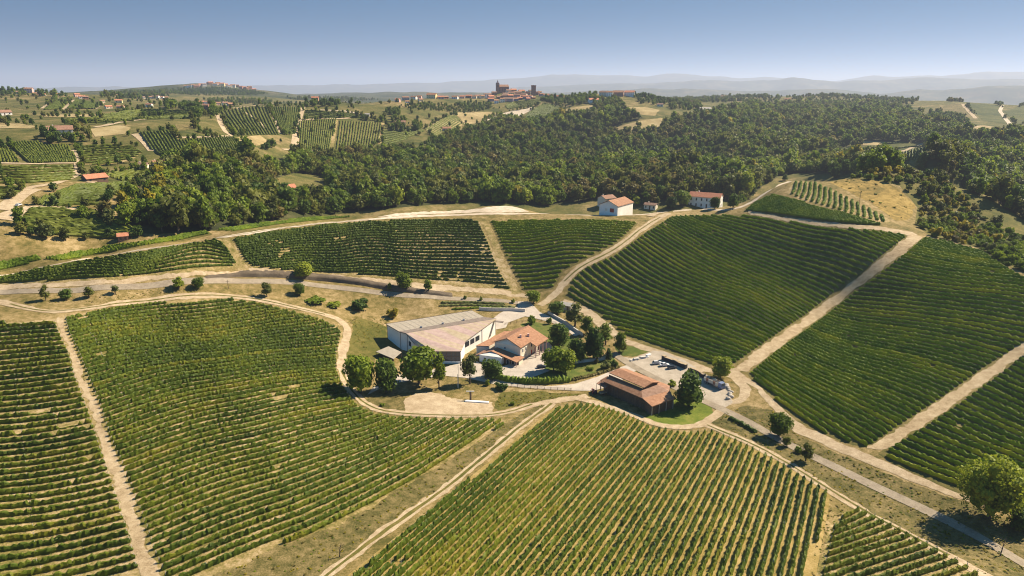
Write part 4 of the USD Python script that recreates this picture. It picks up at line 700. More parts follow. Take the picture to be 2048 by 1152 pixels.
obj('wall', wall_seg(g1, b1, zE - .1, zE - .1, -1), MATS['wall_cream'], fh); obj('wall', wall_seg(g0, b0, zE - .1, zE - .1, -1), MATS['wall_cream'], fh)
for a in (1.5, 4.2):
    for z in (1.0, 4.4): window(fh, g1, b1, a, a + 1.0, z, z + 1.6, side=-1, fmat='wall_white')
gl = np.linalg.norm((g1 - g0)[:2]); window(fh, g0, g1, gl * .38, gl * .38 + .7, 5.2, 6.2, side=-1, fmat='wall_white')
# porch under the deeper eave
for k in range(4):
    p = Wm + (Wb - Wm) * (.06 + .29 * k) - cr * .6; obj('porch_post', box(p[0] - .22, p[0] + .22, p[1] - .22, p[1] + .22, -1, p[2] - .2), MATS['wall_pink'], fh)
for k in range(3):
    L_ = np.linalg.norm(d_[:2]); a = L_ * (.47 + .17 * k); window(fh, g1, b1, a, a + 1.3, .6, 2.9, side=-1, name='door', pane='red_paint', fmat='wall_white'); window(fh, g1, b1, a, a + 1.1, 4.4, 6.0, side=-1, fmat='wall_white')
for s, t in ((.35, .42), (.58, .62)):
    p = A_ + d_ * s + (E2 - A_) * t; obj('chimney', box(p[0] - .45, p[0] + .45, p[1] - .45, p[1] + .45, p[2] - .6, p[2] + 1.3), MATS['wall_pink'], fh)
# low wing in front
an = thing('annex', 'single storey annex with low tile roof and white gable in front of the farmhouse', 'annex')
aA, aL, aR = V3(982.6, 702.2, 5.2), V3(949, 711, 3.3), V3(1033, 724.6, 3.0)
dA = (un * [1, 1, 0]) * 7.0
obj('roof', slab([aA, aA + dA, aL + dA, aL]), MATS['tile_rust'], an); obj('roof', slab([aA, aA + dA, aR + dA, aR]), MATS['tile_orange'], an)
ca = (aR - aL) / np.linalg.norm((aR - aL)[:2]); ca[2] = 0; gm = aL + (aR - aL) * .62
p0, p1, pm = aL + un * .8 + ca * 2.0, gm + un * .8, aA + un * .8
obj('gable_wall', gable([*p0[:2], 3.7], [*p1[:2], 3.9], pm - [0, 0, .3], -1), MATS['wall_white'], an)
q0, q1 = p1 + un * 2.2, aR + un * 3.0 - ca * .6; obj('wall', wall_seg(q0, q1, 3.5, 2.9, -1), MATS['wall_brown'], an); obj('wall', wall_seg(p1, q0, 3.9, 3.6, -1), MATS['wall_white'], an)
obj('wall', wall_seg(p0, p0 + dA * .85, 3.3, 3.3, -1), MATS['wall_brown'], an); obj('wall', wall_seg(q1, q1 + dA * .5, 2.9, 2.9, -1), MATS['wall_cream'], an)
gl = np.linalg.norm((p1 - p0)[:2])
for s in (.22, .62): window(an, p0, p1, gl * s, gl * s + .7, 1.2, 2.5, side=-1, fmat='dark_trim')
gl = np.linalg.norm((q1 - q0)[:2])
for s in (.2, .55): window(an, q0, q1, gl * s, gl * s + 1.1, .3, 2.3, side=-1, fmat='wall_white', name='door')
pp = aR - ca * .3 + un * .3; obj('porch_post', box(pp[0] - .18, pp[0] + .18, pp[1] - .18, pp[1] + .18, -1, pp[2] - .2), MATS['wall_pink'], an)
# long lean-to between hall and farmhouse
ln = thing('lean_to', 'long lean-to with tile roof between the winery hall and the farmhouse', 'lean-to')
l0, l1, l2, l3 = V3(951.5, 691.5, 5.6), V3(1009, 662, 5.6), V3(1036, 662, 4.6), V3(977, 692, 4.6)
obj('roof', slab([l0, l1, l2, l3]), MATS['tile_orange'], ln); obj('wall', wall_seg(l0 + un * .5, l3 + un * .5, 5.3, 4.4, -1), MATS['wall_cream'], ln); obj('wall', wall_seg(l3 + un * .5, l2, 4.4, 4.4, -1), MATS['wall_cream'], ln)
# --- the barn
bn = thing('barn', 'open timber barn with stepped terracotta roof and raised ridge beside the driveway', 'barn')
n0, n1, n2, n3 = V3(1217.5, 745, 7.0), V3(1237.5, 736.5, 8.1), V3(1305.5, 764.5, 8.1), V3(1288, 775, 7.0)
n4, n5 = V3(1252, 737, 6.9), V3(1319, 764, 7.0)
m0, m1, m2, m3 = V3(1200.6, 760, 4.6), V3(1215, 752, 6.0), V3(1283, 781, 6.0), V3(1285, 796.5, 4.6)
m4, m5, m6 = V3(1313, 768.5, 6.2), V3(1340, 771.5, 4.4), V3(1338, 782, 4.6)
f0, f1 = V3(1304, 812.8, 3.5), V3(1349, 797, 3.5)
obj('ridge_roof', slab([n0, n1, n2, n3]), MATS['tile_orange'], bn); obj('ridge_roof', slab([n1, n4, n5, n2]), MATS['tile_orange'], bn)
obj('side_roof', slab([m0, m1, m2, m3]), MATS['tile_orange'], bn); obj('side_roof', slab([m2, m4, m6, m3]), MATS['tile_brown'], bn); obj('side_roof', slab([m4, m5, m6], .3), MATS['tile_rust'], bn)
rb = m5 + (m1 - m2) * .98; obj('side_roof', slab([m4, m5, rb, m4 + (m1 - m2) * .98]), MATS['tile_orange'], bn)
obj('end_roof', slab([m3 + [0, 0, .03], m6 + [0, 0, .03], f1, f0]), MATS['tile_orange'], bn)
obj('clerestory', wall_seg(inw(m1, m4), inw(m2, m4), 6.7, 6.7, 5.0, .25), MATS['timber'], bn); obj('gable_end', hull([inw(m2, m4, .4) - [0, 0, .5], inw(m4, m2, .4) - [0, 0, .5], n2 - [0, 0, .4] + (n1 - n2) * .03, n3 - [0, 0, .4] + (n1 - n2) * .03, n5 - [0, 0, .4] + (n1 - n2) * .03, inw(m2, m4, .4) + (n1 - n2) * .04, inw(m4, m2, .4) + (n1 - n2) * .04]), MATS['timber'], bn)
sd = (m3 - m0) / np.linalg.norm(m3 - m0); pr = (m1 - m0) / np.linalg.norm((m1 - m0)[:2]); pr[2] = 0
w0, w1 = m0 + pr * 1.6, m3 + pr * 1.6 - sd * .5
Lw = np.linalg.norm((w1 - w0)[:2]); nb = 16
for i in range(nb): a, b = w0 + (w1 - w0) * (i + .04) / nb, w0 + (w1 - w0) * (i + .96) / nb; obj('board', wall_seg(a, b, 4.1, 4.1, -2.5, .2 + .06 * (i % 3)), MATS['timber'], bn)
e0, e1 = f0 + (f1 - f0) * .04 + (m3 - f0) * .15, f1 + (f0 - f1) * .04 + (m6 - f1) * .15
for i in range(12): a, b = e0 + (e1 - e0) * (i + .04) / 12, e0 + (e1 - e0) * (i + .96) / 12; obj('board', wall_seg(a, b, 3.3, 3.3, -3.0, .2 + .06 * (i % 2)), MATS['timber'], bn)
obj('wall', wall_seg(w1, e0, 4.0, 3.3, -3), MATS['timber'], bn); obj('wall', wall_seg(e1, inw(m5, m3, 1.0), 3.3, 4.2, -3), MATS['timber'], bn)
for i in range(7): p = m0 + (m3 - m0) * i / 6 + pr * .4; obj('post', tube([(p[0], p[1], -3), (p[0], p[1], 4.1)], .15), MATS['timber'], bn)
for i in range(4): p = f0 + (f1 - f0) * (.03 + .94 * i / 3) + (m3 - f0) * .04; obj('post', tube([(p[0], p[1], -4), (p[0], p[1], 3.3)], .15), MATS['wall_stone'], bn)
c0 = [V3(1193, 766.5, 2.9), V3(1201, 760.8, 3.3), V3(1218, 771, 3.3), V3(1210, 775.5, 2.9)]
ct = thing('porch_roof', 'small tiled shelter roof at the left end of the barn', 'shelter'); obj('roof', slab(c0, .2), MATS['tile_rust'], ct)
for p in c0: obj('post', tube([(p[0], p[1], -2), (p[0], p[1], p[2] - .2)], .1), MATS['timber'], ct)
# --- general house: ridge along local x, front wall faces -y
PANES = [0]
def house(label, foot, yaw, L, Wd, He, Hr, wall='wall_white', roof='tile_orange', cols=3, floors=2, group=None, name='house', cat_='house', win=True, shutters=None, chim=1, over=.5, gable_win=False, sink=2.0, trim='wall_white', hip=False):
    t = thing(name, label, cat_, foot, yaw, group)
    w2, l2 = Wd / 2, L / 2
    obj('wall', hull([(x, y, z) for x in (-l2, l2) for y in (-w2, w2) for z in (-sink, He)] + [(x, 0, He + Hr * (1 - over / (w2 + over)) - .1) for x in (-l2, l2)]), MATS[wall], t)
    e = He - Hr * over / w2 * .5
    for s in (-1, 1):
        k = l2 * .55 if hip else l2 + over
        obj('roof', hull([(-l2 - over, s * (w2 + over), e), (l2 + over, s * (w2 + over), e), (-k, s * .02, He + Hr), (k, s * .02, He + Hr), (-l2 - over, s * (w2 + over), e + .22), (l2 + over, s * (w2 + over), e + .22), (-k, s * .02, He + Hr + .24), (k, s * .02, He + Hr + .24)]), MATS[roof], t)
    if hip:
        for s in (-1, 1): obj('roof', hull([(s * (l2 + over), y, e + q) for y in (-w2 - over, w2 + over) for q in (0, .2)] + [(s * l2 * .55, 0, He + Hr - .05 + q) for q in (0, .2)]), MATS[roof], t)
    for c in range(chim):
        x = (-.25 + .5 * c) * L; y = w2 * .3; zc = He + Hr * .6; obj('chimney', box(x - .4, x + .4, y - .4, y + .4, zc, He + Hr + 1.0), MATS[wall], t)
    if win:
        fl = He / floors; ww = min(1.2, L / cols * .4)
        for f in range(floors):
            for c in range(cols):
                x = -l2 + L * (c + .5) / cols; z0 = f * fl + fl * .3; d = f == 0 and c == cols // 2
                w = obj('door' if d else 'window', box(x - ww / 2, x + ww / 2, -w2 - .04, -w2 + .02, .1 if d else z0, f * fl + fl * .8), MATS['timber' if d else 'glass'], t)
                if shutters and not d:
                    for s in (-1, 1): obj('shutter', box(x + s * (ww * .75) - ww * .22, x + s * (ww * .75) + ww * .22, -w2 - .09, -w2 + .02, z0, f * fl + fl * .8), MATS[shutters], w)
        if gable_win:
            for s in (-1, 1):
                for y in (-w2 * .4, w2 * .4):
                    for f in range(floors): obj('window', box(s * l2 - .04, s * l2 + .04, y - .5, y + .5, f * fl + fl * .3, f * fl + fl * .8), MATS['glass'], t)
    return t
def scale_at(u, v):
    g = crest(u, v, 3500 if u < 560 and v < 182 else 2000 if v < 206 and u < 360 else 1640 if 780 < u < 1280 and v < 212 else 2600); d = g[1] * _cp - (g[2] - CAM[2]) * _sp; return g, d / FPX
def house_px(label, u, v, w, h, wall='wall_white', roof='tile_orange', yaw=0.0, depth=.6, rise=.35, **k):
    """a house whose front wall stands at pixel (u, v), w pixels long and h pixels to the eaves; yaw in degrees from facing the camera"""
    g, c = scale_at(u, v); L = w * c; Wd = k.pop('Wd', max(4.0, L * depth)); face = -math.atan2(g[0], g[1]) + math.radians(yaw)
    g = g + [math.sin(-face) * Wd / 2, math.cos(face) * Wd / 2, 0]
    return house(label, g, face, L, Wd, max(2.6, h * c), Wd * rise * .5 + .4, wall, roof, cols=k.pop('cols', max(2, int(L / 4))), floors=k.pop('floors', 1 if h * c < 4.2 else 2 if h * c < 8 else 3), **k)
house_px('white house with bright orange roof and row of dark windows on the ridge', 1407, 416.5, 62, 22, 'wall_white', 'tile_bright', yaw=-14, Wd=11, rise=.55, cols=6, floors=2, gable_win=True)
g, c = scale_at(1240, 431); t = house('white gabled house with red shutters beside the ridge road', g + [-1.5, 8, 0], -math.atan2(g[0], g[1]) + math.radians(62), 22, 14, 7.0, 3.2, 'wall_white', 'tile_orange', cols=3, floors=2, win=False, chim=0)
w = obj('window', box(-11.06, -10.97, -4.2, -1.2, 2.6, 5.2), MATS['red_paint'], t); obj('window', box(-11.06, -10.97, .8, 2.6, 3.2, 4.9), MATS['wall_cream'], t)
for x in (-5, 0, 5): obj('window', box(x - .5, x + .5, 6.96, 7.06, 1.2, 2.8), MATS['glass'], t)
house_px('taller pale house with stepped red roof behind the red shuttered one', 1221, 415, 27, 18, 'wall_cream', 'tile_rust', yaw=40, Wd=11, floors=3, cols=2)
house_px('small brown barn with tile roof left of the orange roofed house', 1299, 419, 24, 9, 'wall_cream', 'tile_brown', yaw=-20, Wd=6, cols=3, floors=1)
house_px('small grey roofed shed among trees above the driveway', 1130, 620, 24, 8, 'wall_stone', 'roof_grey', yaw=-28, Wd=5, cols=2, floors=1, rise=.2, chim=0)
# --- houses of the slopes and villages behind
for a in (('white farmhouse with long red roof and brown wing on the vineyard slope at left', 122, 272, 44, 12, 'wall_white', 'tile_rust'), ('brick wing at the left end of the white farmhouse on the slope', 97, 272, 12, 11, 'wall_brick', 'tile_rust'), ('red roofed dark shed above the dark green plot at left', 196, 364, 40, 8, 'wall_brown', 'tile_bright'), ('white gabled house at the upper edge of the left wood', 340, 332, 26, 10, 'wall_white', 'tile_orange'), ('house with orange roof left of the white gabled one by the wood', 318, 332, 18, 6, 'wall_cream', 'tile_orange'), ('small tan hut on the track left of the wood', 284, 337, 20, 6, 'wall_cream', 'tile_brown'),
          ('white house half buried in the left wood', 494, 368, 18, 8, 'wall_white', 'roof_grey'), ('long low red roof among the trees of the wood', 576, 383, 36, 4, 'wall_brick', 'tile_bright'), ('small red roofed hut among trees right of the long red roof', 643, 394, 17, 5, 'wall_brick', 'tile_bright'), ('small orange roof behind the ridge vineyard at left', 247, 482, 18, 4, 'wall_brick', 'tile_bright'),
          ('long white house at the left edge of the valley fields', 10, 231, 26, 6, 'wall_white', 'tile_rust'), ('red villa between dark trees on the hill crest', 411, 222, 13, 11, 'wall_brick', 'tile_rust'), ('pink farmstead in the bushes above the green slope', 801, 250, 20, 5, 'wall_pink', 'tile_rust'), ('pink roofed cottage beside the yellow trees', 894, 263, 16, 6, 'wall_pink', 'tile_orange'), ('grey cottage under the poplars on the green hillside', 734, 233, 10, 4, 'wall_grey', 'roof_grey'),
          ('orange house among the trees on the left hilltop', 630, 205, 13, 9, 'wall_brick', 'tile_bright'), ('big yellow house at the left end of the church village', 862, 197, 19, 7, 'wall_yellow', 'tile_orange'), ('white house with red roof at the right end of the farm row', 1258, 193, 20, 8, 'wall_white', 'tile_bright'), ('long brown barn in the farm row right of the church village', 1236, 193, 20, 8, 'wall_brick', 'tile_orange'), ('white middle house of the farm row right of the church village', 1219, 193, 13, 8, 'wall_white', 'tile_orange'), ('tan left house of the farm row right of the church village', 1206, 192, 17, 7, 'wall_cream', 'tile_brown'), ('white house with red roof below the farm row', 1189, 206, 20, 6, 'wall_white', 'tile_bright'),
          ('long dark shed on the wooded plateau at right', 1411, 223, 25, 4, 'wall_brown', 'roof_grey'), ('long white shed on the wooded plateau at right', 1434, 227, 22, 3, 'wall_white', 'roof_beige'), ('cottage by the yellow slope at right', 1320, 213, 12, 4, 'wall_cream', 'tile_brown'), ('lone house on the plateau right of the yellow slope', 1386, 209, 13, 5, 'wall_cream', 'tile_brown'), ('red roofed house on the wooded plateau', 1531, 223, 12, 5, 'wall_pink', 'tile_bright'), ('long white building on the far wooded plateau', 1560, 224, 26, 4, 'wall_white', 'roof_beige'), ('pale house right of the long white building', 1610, 226, 14, 4, 'wall_cream', 'tile_orange'), ('pinkish house on the far wooded skyline', 1574, 203, 12, 4, 'wall_pink', 'tile_bright'), ('orange house on the far green plateau', 1673, 210, 14, 5, 'wall_cream', 'tile_orange'), ('tiny white house at the end of the far green meadow', 1727, 210, 6, 4, 'wall_white', 'roof_grey'), ('far red roofed house on the skyline at right', 1450, 195, 13, 3, 'wall_pink', 'tile_rust')):
    house_px(a[0], *a[1:7], yaw=float(zlib.crc32(a[0].encode()) % 50 - 25), rise=.5, chim=0 if a[4] < 6 else 1)
rv = np.random.default_rng(31); WALLC = [('wall_white', 'white'), ('wall_cream', 'cream'), ('wall_pink', 'pink'), ('wall_yellow', 'yellow'), ('wall_brick', 'brick red'), ('wall_mauve', 'mauve')]
def hamlet(pts, where):
    for i, (u, v, w, h, k) in enumerate(sorted(pts)):
        m, n = WALLC[k]; house_px(f'{n} house, {ordinal(i + 1)} from the left {where}', u, v, w, h, m, ('tile_orange', 'tile_rust', 'tile_bright', 'tile_brown')[int(rv.integers(4))], yaw=float(rv.uniform(-35, 35)), rise=.5, group='houses ' + where, chim=0 if h < 5 else 1)
hamlet([(794, 204, 10, 5, 2), (812, 199, 13, 5, 2), (815, 206, 8, 3, 0), (826, 196, 12, 5, 0), (838, 196, 9, 5, 2), (843, 203, 9, 4, 1), (882, 198, 12, 4, 2), (893, 198, 11, 4, 4), (909, 198, 12, 4, 0), (924, 197, 10, 4, 2), (937, 196, 12, 4, 4), (948, 197, 9, 4, 1), (957, 196, 12, 4, 0)], 'in the row left of the church village')
hamlet([(966, 197, 9, 5, 1), (973, 196, 9, 7, 0), (984, 197, 13, 4, 2), (982, 203, 12, 5, 5), (993, 207, 8, 6, 0), (1005, 205, 9, 7, 1), (1016, 203, 20, 5, 5), (1030, 202, 14, 4, 5), (1012, 192, 12, 4, 1), (1023, 190, 13, 4, 3), (1036, 189, 16, 4, 4), (1047, 193, 12, 4, 1), (1051, 198, 11, 5, 5), (1060, 197, 8, 5, 0), (1061, 186, 6, 6, 0), (1080, 189, 7, 5, 1), (1092, 195, 10, 5, 1), (1101, 197, 9, 6, 4), (1118, 198, 14, 5, 2), (1127, 199, 8, 4, 1), (1000, 197, 12, 3, 4), (1040, 200, 10, 4, 4), (1068, 198, 8, 3, 4)], 'in the church village on the hill')
hamlet([(1073, 190, 9, 5, 4), (1084, 193, 9, 5, 5), (1056, 191, 10, 6, 4), (1044, 187, 12, 5, 3), (1028, 186, 12, 6, 4), (1018, 187, 10, 6, 1), (989, 191, 10, 6, 4), (978, 194, 9, 5, 1), (1010, 197, 11, 6, 4), (1022, 196, 12, 5, 5), (1034, 195, 12, 5, 2), (1046, 197, 11, 5, 4), (1057, 202, 9, 5, 5)], 'on the steep roofs round the church')
hamlet([(57, 186, 14, 8, 2), (38, 188, 9, 4, 1), (72, 190, 10, 3, 4), (86, 192, 9, 3, 1), (118, 191, 8, 3, 0), (156, 194, 10, 5, 2), (165, 197, 11, 4, 0), (172, 199, 10, 5, 4)], 'on the left skyline hill')
hamlet([(206, 206, 9, 4, 1), (219, 217, 12, 4, 1), (237, 206, 13, 5, 3), (240, 217, 13, 4, 2), (297, 214, 12, 5, 0), (275, 192, 9, 3, 2), (290, 186, 9, 3, 1), (301, 184, 9, 3, 0), (316, 184, 8, 3, 0), (330, 183, 9, 3, 2), (230, 185, 10, 3, 2), (262, 184, 8, 3, 1), (311, 197, 12, 4, 0), (337, 203, 9, 3, 1), (322, 196, 9, 3, 0)], 'scattered below the far hill town at left')
hamlet([(402, 209, 12, 5, 2), (414, 208, 10, 4, 0), (426, 210, 10, 4, 4), (437, 210, 10, 4, 2), (452, 211, 11, 5, 0), (463, 212, 12, 4, 2)], 'in the hilltop group beside the red villa')
_ht = [(372 + i * 7.2 + float(rv.uniform(-2, 2)), float(np.interp(372 + i * 7.2, [365, 395, 425, 450, 480, 520], [177, 171, 167, 170, 175, 179])) + float(rv.uniform(0, 4)), float(rv.uniform(6, 10)), float(rv.uniform(3, 5)), int(rv.integers(5))) for i in range(20)]
hamlet(_ht, 'in the far hill town')
# church with bell tower, and the castle tower
g, c = scale_at(1002, 186); ch = house('brick church with dark spired bell tower at the top of the village', g + [4, 6, 0], .3, 24, 13, 13, 4.5, 'wall_brick', 'tile_rust', cols=4, floors=1, name='church', cat_='church', chim=0, sink=6)
tw = [(-13.5, -5.5)]; x, y = tw[0]
tower = obj('bell_tower', box(x - 3.1, x + 3.1, y - 3.1, y + 3.1, -6, 21), MATS['wall_brick'], ch); obj('cornice', box(x - 3.5, x + 3.5, y - 3.5, y + 3.5, 18, 18.8), MATS['wall_stone'], tower)
for s in (-1, 1): obj('belfry_opening', box(x + s * 1.1 - .5, x + s * 1.1 + .5, y - 3.18, y - 3.05, 13, 16.5), MATS['dark_trim'], tower)
obj('spire', hull([(x + a, y + b, 18.8) for a in (-2.9, 2.9) for b in (-2.9, 2.9)] + [(x, y, 27.5)]), MATS['wall_mauve'], tower)
g, c = scale_at(1067, 191); kt = thing('castle_tower', 'square brick castle tower right of the church', 'tower', g, .2)
obj('wall', box(-4.2, 4.2, -4.2, 4.2, -6, 19), MATS['wall_brick'], kt); obj('parapet', box(-4.7, 4.7, -4.7, 4.7, 19, 20.2), MATS['wall_brick'], kt)
for i in range(4):
    for s in (-1, 1): obj('merlon', box(-4.7 + i * 2.6, -3.3 + i * 2.6, s * 4.5 - .25, s * 4.5 + .25, 20.2, 21.6), MATS['wall_brick'], kt)
for z in (6, 12): obj('window', box(-.6, .6, -4.28, -4.15, z, z + 2), MATS['dark_trim'], kt)
# ------------------------------------------------------------------ fields on the slopes behind
FAR = [  # name, polygon, material, rows: guide0, guide1, n  (None: a plain field)
 ('striped vineyard below the white farmhouse', "18,288 45,284 80,285 86,292 135,291 150,312 152,325 60,326 40,310", 'stubble', "18,288 60,326", "140,288 152,326", 22),
 ('pale plot at the left edge', "-10,285 12,290 40,325 -10,325", 'stubble', "-10,290 -5,326", "16,288 45,326", 8),
 ('broad brown vineyard on the slope', "278,266 345,261 352,275 362,281 468,274 480,290 498,322 470,324 400,320 330,318 310,305 302,298", 'stubble', "272,262 304,310 330,320", "470,272 502,324", 34),
 ('square vineyard at the left of the green pair', "600,243 670,238 672,239 661,300 597,297", 'field_dark', "596,240 592,300", "672,236 661,302", 18),
 ('right one of the green pair of vineyards', "678,242 760,245 765,252 760,285 720,302 672,303", 'field_dark', "676,240 668,304", "768,244 758,296", 18),
 ('upper vineyard on the hill crest', "540,214 604,213 600,225 590,268 566,270 553,240", 'field_dark', "538,212 566,272", "606,212 590,270", 15),
 ('vineyard left of the crest track', "437,224 480,216 536,213 548,240 560,270 520,270 470,272 450,250", 'green_crop', "437,226 470,272", "536,212 562,270", 16),
 ('dark vineyard under the red roofed shed', "64,406 150,374 170,370 250,366 280,372 245,385 215,402 205,415 150,415 90,413", 'field_dark', "60,410 150,374 280,366", "90,418 150,416 210,420", 12),
 ('dark slope behind the ridge vineyard at left', "48,432 60,418 120,420 200,425 228,440 262,455 285,470 262,475 200,478 120,476 60,462 48,448", 'field_dark', "50,420 120,420 200,425 290,455", "50,462 120,476 200,480 270,478", 14),
 ('terraced plot below the farm track at left', "0,336 60,332 145,331 152,352 140,362 60,372 0,372", 'field_soil', "0,332 80,331 155,329", "0,374 60,374 150,364", 9),
 ('long slope right of the green pair', "765,262 830,255 850,262 780,292 762,296", 'green_crop', "765,258 850,254", "765,298 850,268", 9),
 ('dark vineyards under the left skyline', "88,220 118,197 148,194 140,200 124,218", 'field_dark', "86,222 116,196", "126,219 150,193", 16), ('dark vineyard right of the pale strip under the left skyline', "135,217 152,200 200,208 203,212 190,218", 'field_dark', "132,218 152,199", "192,219 206,206", 22),
 ('brown vineyards under the left skyline', "20,212 40,192 115,194 84,216 40,217", 'hill_grass', None, None, 0), ('tan field in the valley at left', "75,232 120,228 200,228 215,230 190,235 100,234", 'stubble', None, None, 0), ('pale field at the left edge of the valley', "-10,246 40,247 75,253 60,257 -10,256", 'stubble', None, None, 0),
 ('green slope in the middle of the valley fields', "235,225 290,218 380,222 385,238 320,238 260,243 215,248 130,250 130,240 190,235", 'green_crop', "235,222 290,216 390,221", "128,252 215,250 390,240", 14), ('pale field left of the hedge', "465,275 520,271 536,282 525,290 490,295 478,285", 'stubble', None, None, 0), ('wide meadow below the pair of vineyards', "490,300 560,302 640,306 630,318 560,326 510,325 500,312", 'hill_grass', None, None, 0),
 ('light green vineyard above the red roofed shed', "212,352 258,341 306,343 318,351 300,361 250,364", 'green_crop', "210,354 260,340 310,342", "250,367 320,353", 7), ('terraces right of the farm track', "160,296 215,290 262,292 285,305 262,322 215,330 165,330", 'field_soil', "158,296 270,290", "160,332 280,322", 9), ('grass terraces below the terraces', "165,333 215,333 262,326 290,330 250,341 205,350 170,352", 'hill_grass', None, None, 0),
 ('brown terraces on the middle hill', "850,258 880,240 910,228 925,250 900,268 868,280", 'stubble', "848,258 905,226", "872,282 928,250", 10), ('pale terraces beneath the tan field', "180,258 240,250 262,256 250,268 190,274", 'stubble', None, None, 0), ('green slope by the crest track', "610,222 660,225 720,230 735,238 672,236 608,240", 'green_crop', "608,222 730,231", "608,241 730,240", 6), ('young vines at the far left edge', "-10,376 30,374 50,380 20,398 -10,405", 'field_soil', "-12,374 55,376", "-12,408 25,398", 7),
 ('brown plot left of the villa field', "350,250 385,247 388,258 356,262", 'brown_verge', None, None, 0), ('meadow below the red villa', "390,238 432,232 446,265 415,270 390,262", 'hill_grass', None, None, 0),
 ('white bare field right of the village', "958,246 1000,228 1024,222 1050,218 1070,212 1076,210 1060,222 1040,232 1020,244 985,250", 'white_earth', None, None, 0), ('brown slope left of the white bare field', "905,226 950,224 985,224 1000,227 960,245 930,250 920,236", 'stubble', None, None, 0), ('dark vineyard under the church village', "1010,212 1025,204 1080,200 1082,207 1050,214 1015,219", 'green_crop', "1008,214 1025,203 1085,199", "1012,221 1050,216 1086,208", 9), ('dark slope right of the white bare field', "1045,236 1076,212 1090,206 1130,216 1110,228 1070,236", 'green_crop', "1040,238 1090,206", "1075,238 1134,216", 16), ('yellow meadow below the white house', "1108,224 1140,216 1184,210 1186,216 1150,222 1112,228", 'stubble', None, None, 0),
 ('pale sloping meadow in the woods', None, 'stubble', None, None, 0), ('green vineyard framed by woods at right', None, 'green_crop', "1640,308 1700,292 1850,284", "1650,314 1720,318 1840,308", 10), ('tan field above the framed vineyard', None, 'stubble', None, None, 0), ('pale striped plot beside the framed vineyard', None, 'field_soil', "1790,306 1800,318", "1846,290 1850,314", 9), ('yellow slope on the wooded plateau', None, 'stubble', None, None, 0), ('clearing in the left wood', None, 'hill_grass', None, None, 0),
 ('brown vineyard on the far right hill', "1876,226 1890,210 1920,206 1940,220 1955,240 1930,240 1900,232", 'brown_verge', None, None, 0), ('dark vineyard on the far right hill', "1932,207 1990,208 2005,215 2000,226 2022,248 1995,246 1965,240 1945,222", 'green_crop', None, None, 0), ('green vineyard at the right edge of the far hill', "2010,222 2050,210 2060,240 2040,252 2028,245", 'green_crop', None, None, 0), ('pale terraces on the far right slope', "1938,256 1965,250 2000,256 1990,262 1950,263", 'stubble', None, None, 0)]
_fk = iter(('pale_meadow', 'green_vineyard', 'tan_field', 'striped_plot', 'meadow', 'clearing'))
for lab, s, m, g0, g1, n in FAR:
    p = FIELDS[next(_fk)] if s is None else area(s, 6)
    patch('field', p, m, .2)
    if n: vineyard(lab, p, g0, g1, n, 'the ' + lab, '', None, 'vine_leaf_far', h=1.9, w=1.5, step=1.5, gap=.12, leaf=0, single=False)
for s, w, m in (("20,386 60,375 110,368 150,352 158,340 155,325 150,300", 5, 'pale_track'), ("0,420 18,412 30,398 50,385 70,378", 9, 'pale_track'), ("8,440 20,425 40,430 60,425 70,416", 10, 'pale_track'), ("62,416 110,416 160,420 210,425", 5, 'pale_track'), ("180,366 220,350 260,343 300,340", 5, 'pale_track'), ("0,326 60,328 152,326", 5, 'pale_track'), ("270,268 290,285 304,302", 6, 'pale_track'), ("344,262 356,276 460,273", 4, 'pale_track'), ("190,255 240,245 320,235", 6, 'pale_track'), ("433,224 440,245 452,266 470,276", 5, 'pale_track'), ("475,217 510,236 530,256", 4, 'pale_track'), ("537,215 550,240 562,268", 4, 'pale_track'), ("606,214 600,232 592,268 588,298", 8, 'pale_track'), ("672,240 668,262 660,300", 6, 'field_soil'), ("608,240 640,237 672,238 700,236", 5, 'pale_track'), ("765,246 762,270 758,288", 6, 'field_soil'), ("566,299 600,300 662,303", 4, 'pale_track'), ("870,290 864,300 858,308", 10, 'pale_track'), ("775,310 768,318 764,326", 8, 'white_earth'), ("1745,340 1742,347 1738,354", 5, 'white_earth'), ("1781,318 1800,305 1846,287", 6, 'pale_track'),
                ("125,220 148,200", 5, 'pale_track'), ("84,217 116,196", 4, 'pale_track'), ("190,218 205,206 208,200", 5, 'pale_track'), ("218,228 240,238 250,236", 8, 'asphalt'), ("460,217 520,210 545,208", 5, 'pale_track'), ("1925,208 1935,220 1952,237", 7, 'pale_track'), ("2005,210 2000,222 2022,252", 7, 'white_earth'), ("1995,256 1960,252 1936,258", 5, 'pale_track'), ("480,212 560,213 608,212", 4, 'pale_track'), ("640,220 690,222 720,228", 5, 'white_earth'), ("1320,424 1300,433", 5, 'pale_track')):
    patch('dirt_track', smooth_line(s, w, 5), m, .28)
